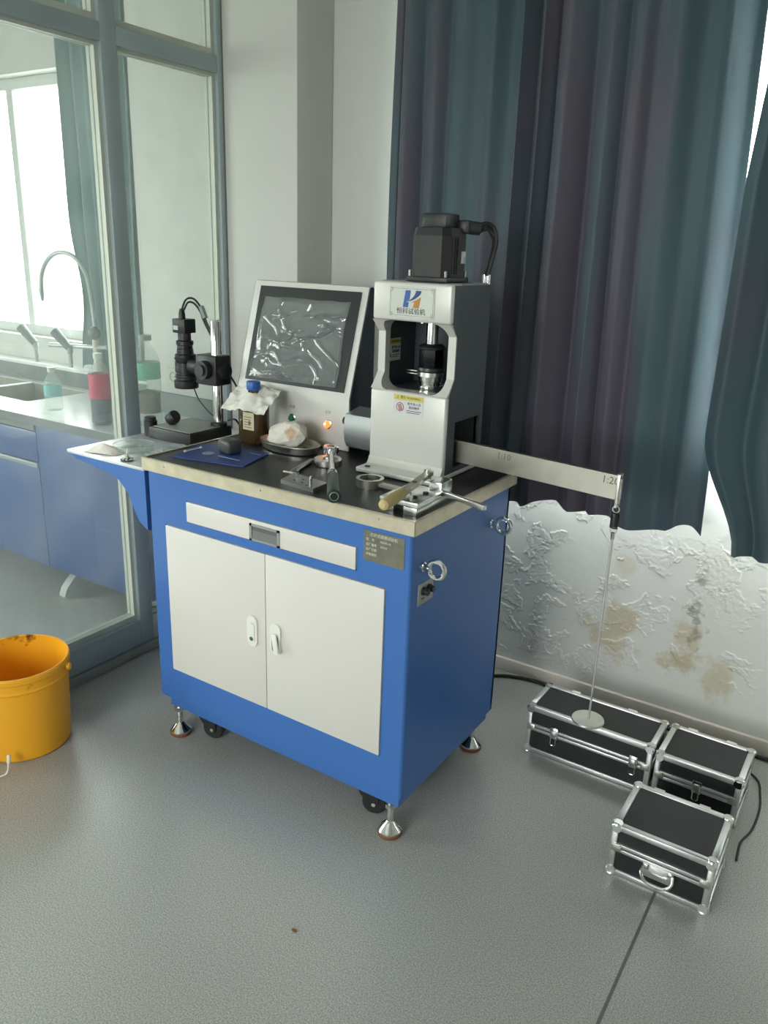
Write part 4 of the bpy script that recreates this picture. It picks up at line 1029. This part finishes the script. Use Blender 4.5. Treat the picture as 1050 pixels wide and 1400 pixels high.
    MB().prism([(rx+.033, ry-.012), (rx+.033, ry+.012), (rx+.050, ry+.010), (-.112, ry+.004), (-.112, ry-.016), (rx+.050, ry-.011)], Z+.006, Z+.013, 'z').build('spanner_handle', mat('worn_steel', (.46, .44, .39, 1), .4, .9, var=.2, vscale=25), rs)
    # clamping fixture: two bars under a top plate
    fx0, fx1, fy0, fy1 = -.106, -.006, .022, .192
    cf = thing('clamp_fixture', 'two-tier steel clamping fixture at the front right worktop corner', 'fixture', (-.056, .107, Z))
    gs = mat('bright_ground_steel', (.66, .67, .65, 1), .25, .95, var=.06, vscale=20)
    box('base_bar', gs, cf, fx0, fx0+.034, fy0+.004, fy1, Z, Z+.021, bev=.001); box('base_bar', gs, cf, fx1-.036, fx1, fy0, fy1, Z, Z+.021, bev=.001)
    box('spacer', DARKST, cf, fx0+.034, fx1-.036, fy0+.03, fy1, Z, Z+.021)
    tp = box('top_plate', gs, cf, fx0-.003, fx1+.002, fy0, fy1-.03, Z+.0212, Z+.034, bev=.001)
    for x, y in ((-.085, .050), (-.035, .060), (-.030, .105), (-.085, .12)): MB().lathe([(.0075, Z+.034), (.0075, Z+.038), (.005, Z+.0385)], 12, Matrix.Translation((x, y, 0))).build('cap_screw', DARKST, cf)
    MB().cyl((-.028, .034, Z+.030), (-.028, .034, Z+.056), .0035, 10).build('pin', CHROME, cf)
    box('rear_block', gs, cf, -.040, -.004, .135, .192, Z+.0212, Z+.058, bev=.003)
    # wooden handled key on the fixture
    p0, p1, p2 = Vector((-.030, -.088, Z+.052)), Vector((-.046, .025, Z+.053)), Vector((-.062, .176, Z+.066))
    hk = thing('handled_lever', 'flat steel lever with pale wooden handle lying across the fixture', 'lever', tuple(p1-Vector((0, 0, .012))))
    d = (p0-p1); M = Matrix.Translation(p1) @ d.to_track_quat('Z', 'Y').to_matrix().to_4x4(); Lh = d.length
    MB().lathe([(.0095, -.004), (.0125, .006), (.0145, .05), (.0145, Lh-.02), (.012, Lh-.005), (.006, Lh)], 20, M).build('wooden_handle', mat('pale_wood', srgb(196, 176, 126), .5, var=.12, vscale=12, stretch=(12, 1.5, 12)), hk)
    d2 = (p2-p1).normalized(); sd = Vector((d2.y, -d2.x, 0)).normalized(); up = sd.cross(d2)
    def lp(s, w, h): return tuple(p1+d2*s+sd*w+up*h)
    Lb = (p2-p1).length
    MB().add([lp(s, w, h) for s in (-.002, Lb) for w in (-.010, .010) for h in (-.005, .005)], [(0, 1, 3, 2), (4, 6, 7, 5), (0, 4, 5, 1), (2, 3, 7, 6), (0, 2, 6, 4), (1, 5, 7, 3)]).build('lever_bar', mat('worn_steel', (.46, .44, .39, 1), .4, .9), hk)
    MB().cyl(lp(Lb*.42, 0, .004), lp(Lb*.42, 0, .0062), .006, 12).build('bolt', DARKST, hk); MB().cyl(lp(.006, 0, .004), lp(.006, 0, .010), .0035, 10).build('bolt', CHROME, hk)
    MB().cyl(lp(Lb-.012, 0, -.012), lp(Lb-.012, 0, .014), .009, 12).build('pivot', CHROME, hk)
    # square bar sticking out past the corner
    a, b = Vector((-.004, .148, Z+.030)), Vector((.128, .107, Z+.030)); d = (b-a).normalized(); M = Matrix.Translation(a) @ d.to_track_quat('Z', 'Y').to_matrix().to_4x4()
    sb = MB().box(-.0065, .0065, -.0065, .0065, 0, (b-a).length, bev=.0015, M=M).build('square_bar', gs, cf)
    sb['label'] = 'square steel bar sticking out past the worktop edge'
worktop_things()

# ------------------------------------------------------------------ microscope on the side shelf
def microscope():
    Z = .885
    r = thing('video_microscope', 'black video microscope on a chrome post standing on the side shelf', 'microscope', (-1.09, .36, Z))
    b = box('base', BLACKP, r, -1.192, -.998, .262, .455, Z, Z+.040, bev=.004)
    box('stage_plate', mat('grey_stage', srgb(146, 150, 146), .4), r, -1.176, -1.004, .268, .44, Z+.040, Z+.0425, bev=.001)
    px, py = -1.026, .422
    MB().lathe([(.0185, Z+.042), (.0185, 1.270), (.0165, 1.274), (.012, 1.275)], 24, Matrix.Translation((px, py, 0))).build('post', CHROME, r)
    MB().lathe([(.028, Z+.040), (.028, Z+.052), (.02, Z+.055)], 20, Matrix.Translation((px, py, 0))).build('post_collar', BLACKP, r)
    fb = box('focus_block', BLACKP, r, px-.062, px+.030, py-.038, py+.034, 1.064, 1.162, bev=.006)
    MB().cyl((px+.030, py-.004, 1.112), (px+.046, py-.004, 1.112), .026, 24).build('focus_knob', BLACKP, fb)
    MB().cyl((px-.012, py-.038, 1.116), (px-.012, py-.064, 1.116), .030, 24).build('focus_knob', BLACKP, fb)
    MB().cyl((px-.012, py-.064, 1.116), (px-.012, py-.070, 1.116), .018, 20).build('focus_knob', DARKST, fb)
    MB().cyl((px-.062, py, 1.115), (px-.115, py, 1.115), .027, 20).build('arm', BLACKP, fb)
    sx, sy = -1.173, .422
    T = Matrix.Translation((sx, sy, 0))
    prof = [(.040, 1.037), (.041, 1.040), (.041, 1.062), (.035, 1.066), (.035, 1.082), (.033, 1.083), (.033, 1.088), (.036, 1.09), (.036, 1.124), (.033, 1.126), (.035, 1.13), (.035, 1.15), (.028, 1.153), (.028, 1.168), (.026, 1.17), (.026, 1.180), (.029, 1.183), (.029, 1.195), (.022, 1.198), (.022, 1.222)]
    MB().lathe(prof, 28, T).build('lens_tube', mat('lens_black', (.014, .015, .016, 1), .38), r)
    MB().torus((sx, sy, 1.075), .0365, .0025, None, 28, 6).build('knurled_ring', DARKST, r)
    MB().torus((sx, sy, 1.137), .0365, .0022, None, 28, 6).build('knurled_ring', DARKST, r)
    MB().cyl((sx-.036, sy, 1.143), (sx-.044, sy, 1.143), .006, 10).build('lock_screw', DARKST, r)
    cam = box('camera', BLACKP, r, sx-.029, sx+.029, sy-.026, sy+.026, 1.222, 1.268, bev=.003)
    box('camera_label', mat('grey_label', srgb(190, 194, 196), .5), cam, sx-.024, sx-.002, sy-.0266, sy-.0255, 1.232, 1.246)
    MB().lathe([(.012, 1.268), (.011, 1.285), (.007, 1.300)], 12, Matrix.Translation((sx-.008, sy, 0))).build('connector', BLACKP, cam)
    for k in range(2):
        o = .010*k
        pts = [(sx-.008+o, sy, 1.296), (sx+.010+o, sy+.004, 1.322+.008*(1-k)), (sx+.040+o*.5, sy+.008, 1.335-.016*k), (sx+.072, sy+.008, 1.310-.016*k), (sx+.100-.01*k, sy+.006, 1.262), (sx+.132-.006*k, sy+.018, 1.186), (sx+.14, sy+.03, 1.10)]
        MB().tube(spline(pts, 8), .0035, 8).build('camera_cable', BLACKP, r)
    MB().tube([(sx+.076, sy+.007, 1.312), (sx+.094, sy+.007, 1.276)], .009, 8).build('tape_wrap', mat('clear_tape', srgb(128, 138, 136), .35), r)
    MB().tube(spline([(sx+.036, sy-.004, 1.045), (sx+.05, sy+.006, 1.0), (sx+.085, sy+.014, .962), (sx+.125, sy+.01, .945), (px-.018, sy, .942)], 8), .0022, 6).build('light_cable', BLACKP, r)
    MB().tube(spline([(px+.046, py+.01, 1.10), (px+.062, py+.03, 1.05), (px+.066, py+.04, .98), (px+.05, py+.05, .93), (px+.066, py+.03, .93), (px+.07, py+.005, .955), (px+.045, py-.005, .95)], 8), .0032, 8).build('power_lead', BLACKP, r)
    # two knobs resting on the base
    M = Matrix.Translation((-1.142, .325, Z+.066)) @ rotm('Y', .95) @ rotm('Z', .4)
    tag(MB().lathe([(.021, -.017), (.0225, -.014), (.0225, .012), (.019, .017)], 10, M).build('black_knob', BLACKP), 'faceted black stopper tilted on the microscope base', 'knob')
    tag(MB().lathe([(.022, Z), (.022, Z+.050), (.019, Z+.054), (.019, Z+.064)], 20, Matrix.Translation((-1.217, .293, 0))).build('black_canister', BLACKP), 'short black canister at the left end of the microscope base', 'canister')
    # petri dishes
    def petri(x, y, rr, h, label):
        o = MB().lathe([(.001, Z), (rr-.002, Z), (rr, Z+.002), (rr, Z+h), (rr-.0015, Z+h), (rr-.0018, Z+.003), (.001, Z+.002)], 40, Matrix.Translation((x, y, 0)), caps=False).build('petri_dish', CLEAR)
        MB().torus((x, y, Z+h), rr-.0007, .0011, None, 40, 5).build('rim', glass_mat('milky_rim', (.95, .97, .97, 1), .5, rough=.1), o)  # milky paler rings, added so the clear rims show up
        MB().torus((x, y, Z+.0025), rr-.0007, .0011, None, 40, 5).build('base_rim', MATS['milky_rim'], o)
        return tag(o, label, 'petri dish', 'petri dishes on the side shelf')
    petri(-1.098, .118, .062, .020, 'larger clear petri dish at the front of the side shelf')
    petri(-1.000, .196, .036, .013, 'smaller clear petri dish in front of the microscope base')
    petri(-1.000, .108, .024, .011, 'smallest clear petri dish beside the steel worktop edge')
    # folded paper packet
    def pk(u, v):
        x = -1.195+.115*u; y = -.0+.060*v+.03*u
        q = Vector((u*3, v*3, 5)); return (x, y, Z+.0015+.026*math.sin(PI*min(1, u*1.1))*math.sin(PI*v)*(1+.5*noise.noise(q))+.004*abs(noise.noise(q*3)))
    tag(MB().grid(pk, 24, 16, thick=.001).build('paper_packet', mat('brownish_paper', srgb(238, 232, 224), .7, var=.04, vscale=20), sharp=40), 'folded paper packet at the front corner of the side shelf', 'paper')
    # little dish of swabs and screws
    dsh = MB().lathe([(.016, Z), (.021, Z+.004), (.0205, Z+.0045), (.015, Z+.0015), (.001, Z+.001)], 24, Matrix.Translation((-1.012, .022, 0)), caps=False).build('small_dish', DARKST)
    tag(dsh, 'tiny dark dish heaped with white swab tips on the side shelf', 'dish')
    rnd = random.Random(3)
    for i in range(16):
        a = rnd.uniform(0, 2*PI); q = rnd.uniform(0, .014); z = Z+.004+(.014-q)*1.2*rnd.uniform(.5, 1)
        p = Vector((-1.012+q*math.cos(a), .022+q*math.sin(a), z)); d = Vector((rnd.uniform(-1, 1), rnd.uniform(-1, 1), rnd.uniform(-.2, .8))).normalized()
        MB().cyl(p-d*.006, p+d*.006, .0021, 6).build('swab_tip', PAPER, dsh)
    MB().cyl((-1.012, .02, Z+.004), (-1.010, .022, Z+.040), .0016, 6).build('swab_stick', PAPER, dsh)
microscope()

# ------------------------------------------------------------------ laboratory bench next door
def bench():
    x0, x1, y0, y1, zt = -4.2, -1.452, .412, 1.045, .815
    yf = y0+.012
    top = mat('grey_bench_top', srgb(222, 226, 224), .2, spec=.9)
    dkb = mat('bench_edge_grey', srgb(104, 112, 112), .4)
    wt = thing('bench_worktop', 'pale glossy laboratory worktop with sunken sink next door', 'worktop', (-2.8, .7, .79))
    sx0, sx1, sy0, sy1 = -3.3, -2.36, .585, .905
    for i, d in enumerate(((x0, sx0, y0, y1), (sx1, -1.87, y0, y1), (-1.87, x1, y0, YPIL), (sx0, sx1, y0, sy0), (sx0, sx1, sy1, y1))): box('slab', top, wt, *d, zt-.03, zt)
    box('edge_strip', dkb, wt, x0, x1, y0-.003, y0+.001, zt-.036, zt-.001)
    box('end_strip', BEAD, wt, x1-.001, x1+.003, y0, y1-.21, zt-.036, zt)
    box('upstand', mat('dark_upstand', srgb(96, 106, 106), .4), wt, x0, -1.87, .955, y1, zt, zt+.075)
    box('upstand_ledge', top, wt, x0, -1.87, .950, y1, zt+.075, zt+.088)
    box('pilaster_upstand', mat('dark_upstand', srgb(96, 106, 106), .4), wt, -1.87, x1, YPIL-.02, YPIL, zt, zt+.085)
    # sink bowls
    sk = thing('sink_basin', 'twin steel sink basin let into the worktop next door', 'sink', (-2.8, .74, zt-.2))
    sm = mat('sink_steel', srgb(158, 160, 150), .4, .3)
    mb = MB(); zb = zt-.2; xm = -2.80
    for a, b in ((sx0, xm-.02), (xm+.02, sx1)):
        m2 = MB(); m2.box(a, b, sy0, sy1, zb, zb+.004); m2.box(a, a+.004, sy0, sy1, zb, zt-.001); m2.box(b-.004, b, sy0, sy1, zb, zt-.001); m2.box(a, b, sy0, sy0+.004, zb, zt-.001); m2.box(a, b, sy1-.004, sy1, zb, zt-.001); m2.build('bowl', sm, sk)
    box('divider', top, sk, xm-.02, xm+.02, sy0, sy1, zt-.01, zt)
    # yellow gloves / peel in the bowl
    yl = mat('yellow_scrap', srgb(236, 214, 60), .5)
    g = thing('yellow_scraps', 'crumpled yellow strips lying in the sink next door', 'scraps', (-2.62, .80, zt-.2+.004))
    for i in range(5):
        a = i*1.3; c = Vector((-2.62+.03*math.cos(a), .82+.02*math.sin(a), zt-.190)); d = Vector((math.cos(a*1.7), math.sin(a*1.7), 0))
        MB().tube(spline([c-d*.05, c-d*.02+Vector((0, 0, .02)), c+d*.02+Vector((0, 0, .024)), c+d*.05], 5), .007, 6).build('strip', yl, g)
    leg = mat('cast_leg', srgb(186, 190, 184), .5)
    # under-bench cupboards
    cab = [(-4.2, -3.1), (-3.1, -2.075), (-2.075, x1+.01)]
    lab = ['blue bench cupboard farthest left behind the partition glass', 'blue drawer cupboard under the sink next door', 'blue bench cupboard with plain front nearest the partition glass']
    bb = mat('bench_blue', srgb(24, 72, 134), .35)
    for i, (a, b) in enumerate(cab):
        r = thing('bench_cabinet', lab[i], 'cabinet', ((a+b)/2, .7, .146), 'blue cupboards under the bench next door')
        box('body', bb, r, a+.0015, b-.0015, yf+.02, .82, .146, zt-(.031 if i == 2 else .215))
        if i < 2: box('apron', bb, r, a+.0015, b-.0015, yf+.02, yf+.04, zt-.215, zt-.031)
        if i < 2:
            n = 2
            for k in range(n):
                xa = a+(b-a)*k/n+.002; xb = a+(b-a)*(k+1)/n-.002
                dw = box('drawer', bb, r, xa, xb, yf, yf+.02, .615, .745, bev=.002); box('pull', dkb, dw, xa, xb, yf-.006, yf+.01, .752, .775)
                dr = box('door', bb, r, xa, xb, yf, yf+.02, .148, .59, bev=.002); box('pull', mat('pale_pull', srgb(150, 162, 160), .4, .3), dr, xa, xb, yf-.008, yf+.01, .592, .612, bev=.002)
        else:
            box('door', bb, r, a+.003, b-.003, yf, yf+.02, .148, zt-.04, bev=.002)
        x = (-3.55, -2.95, -2.03)[i]
        l = MB().prism([(.448, 0), (.44, .012), (.452, .045), (.50, .09), (.56, .10), (.8, .10), (.8, .06), (.60, .06), (.57, .02), (.56, 0)], x-.02, x+.02, 'x').build('leg', leg, r)
        MB().box(x-.012, x+.012, .58, .80, .095, .147).build('riser', BLACKP, l)
    # gooseneck faucet and two lever taps
    st = mat('tap_grey', srgb(176, 184, 180), .35, .4); dk = mat('tap_lever', srgb(112, 124, 122), .5)
    zl = zt
    fx, fy = -2.30, .93
    r = thing('gooseneck_faucet', 'tall gooseneck laboratory faucet with two side taps beside the sink', 'faucet', (fx, fy, zl))
    MB().lathe([(.034, zl), (.034, zl+.008), (.018, zl+.014), (.018, zl+.30), (.014, zl+.31)], 18, Matrix.Translation((fx, fy, 0))).build('column', mat('pale_tap_column', srgb(204, 202, 186), .4), r)
    nk = [(fx, fy, zl+.30), (fx-.008, fy, zl+.42), (fx-.012, fy-.01, zl+.52)]
    for i in range(1, 11):
        a = PI*i/10; nk.append((fx-.125+.113*math.cos(a), fy-.01-.008*i, zl+.52+.115*math.sin(a)))
    nk += [(fx-.240, fy-.095, zl+.47)]
    MB().tube(spline(nk, 4), .0105, 10).build('neck', st, r)
    MB().lathe([(.013, .0), (.013, .02), (.006, .06)], 12, Matrix.Translation((fx-.240, fy-.095, zl+.475)) @ rotm('X', PI)).build('nozzle', st, r)
    MB().cyl((fx, fy, zl+.215), (fx+.11, fy-.02, zl+.228), .011, 12).cyl((fx, fy, zl+.215), (fx-.30, fy-.04, zl+.205), .011, 12).build('cross_pipe', st, r)
    MB().sphere((fx+.03, fy-.03, zl+.285), .028, (1, 1, 1.1), 2).build('valve_knob', dk, r)
    for tx in (fx-.155, fx-.42):
        MB().lathe([(.010, zl+.11), (.010, zl+.175), (.014, zl+.18), (.014, zl+.21)], 12, Matrix.Translation((tx, fy-.035, 0))).build('tap_stem', st, r)
        MB().cyl((tx, fy-.035, zl+.20), (tx-.075, fy-.055, zl+.275), .017, 12, .024).build('tap_lever', dk, r)
    # bottles on the bench
    def bottle(name, label, x, y, rr, h, shoulder, bands, cap, capm, neck=.013):
        r = thing(name, label, 'bottle', (x, y, zt), 'drink bottles on the bench next door')
        T = Matrix.Translation((x, y, zt))
        prof = [(.001, 0), (rr*.8, 0), (rr*.97, .008), (rr, .02), (rr*.96, h*.25), (rr, h*.4), (rr, shoulder), (rr*.85, shoulder+(h-shoulder)*.35), (neck*1.1, h*.93), (neck, h*.95), (neck, h)]
        MB().lathe(prof, 24, T, caps=False).build('body', CLEAR, r)
        for nm, z0, z1, m, k in bands: MB().lathe([(rr*k, z0), (rr*k, z1)], 24, T, caps=(nm == 'drink')).build(nm, m, r)
        if cap: MB().lathe([(neck*1.25, h-.004), (neck*1.25, h+.016)], 18, T).build('cap', capm, r)
    bottle('water_bottle', 'small water bottle with turquoise label beside the sink next door', -2.115, .552, .036, .165, .105, [('label', .062, .108, mat('turquoise_label', srgb(120, 196, 200), .5), 1.012)], True, WHITEP)
    cola = mat('cola_label', srgb(206, 62, 92), .5, var=.06, vscale=30)
    drk = mat('dark_drink', srgb(70, 84, 104), .2)
    bottle('cola_bottle', 'red labelled soft drink bottle nearest the mullion, behind the glass', -1.745, .505, .041, .262, .185, [('label', .105, .200, cola, 1.012), ('drink', .006, .104, drk, .95)], True, WHITEP, .014)
    bottle('large_bottle', 'tall clear bottle with green label seen right of the mullion', -1.605, .622, .052, .335, .245, [('label', .185, .248, mat('mint_label', srgb(104, 186, 158), .5), 1.012), ('sediment', .05, .13, mat('brown_sediment', srgb(128, 122, 100), .7, var=.2, vscale=30), .9)], True, mat('grey_cap', srgb(150, 156, 150), .5), .02)
    # wall socket
    s = MB().box(-1.725, -1.652, YPIL-.009, YPIL, .935, 1.008, bev=.003).build('wall_socket', mat('socket_cream', srgb(202, 204, 190), .5)); tag(s, 'cream wall socket on the pilaster behind the glass', 'wall socket')
    MB().torus((-1.688, YPIL-.009, .972), .019, .002, rotm('X', PI/2), 20, 6).build('socket_ring', mat('socket_line', srgb(150, 152, 140), .5), s)
    for k in (-.008, .008): MB().cyl((-1.688+k, YPIL-.0095, .972), (-1.688+k, YPIL-.0085, .972), .0025, 8).build('socket_hole', INK, s)
bench()
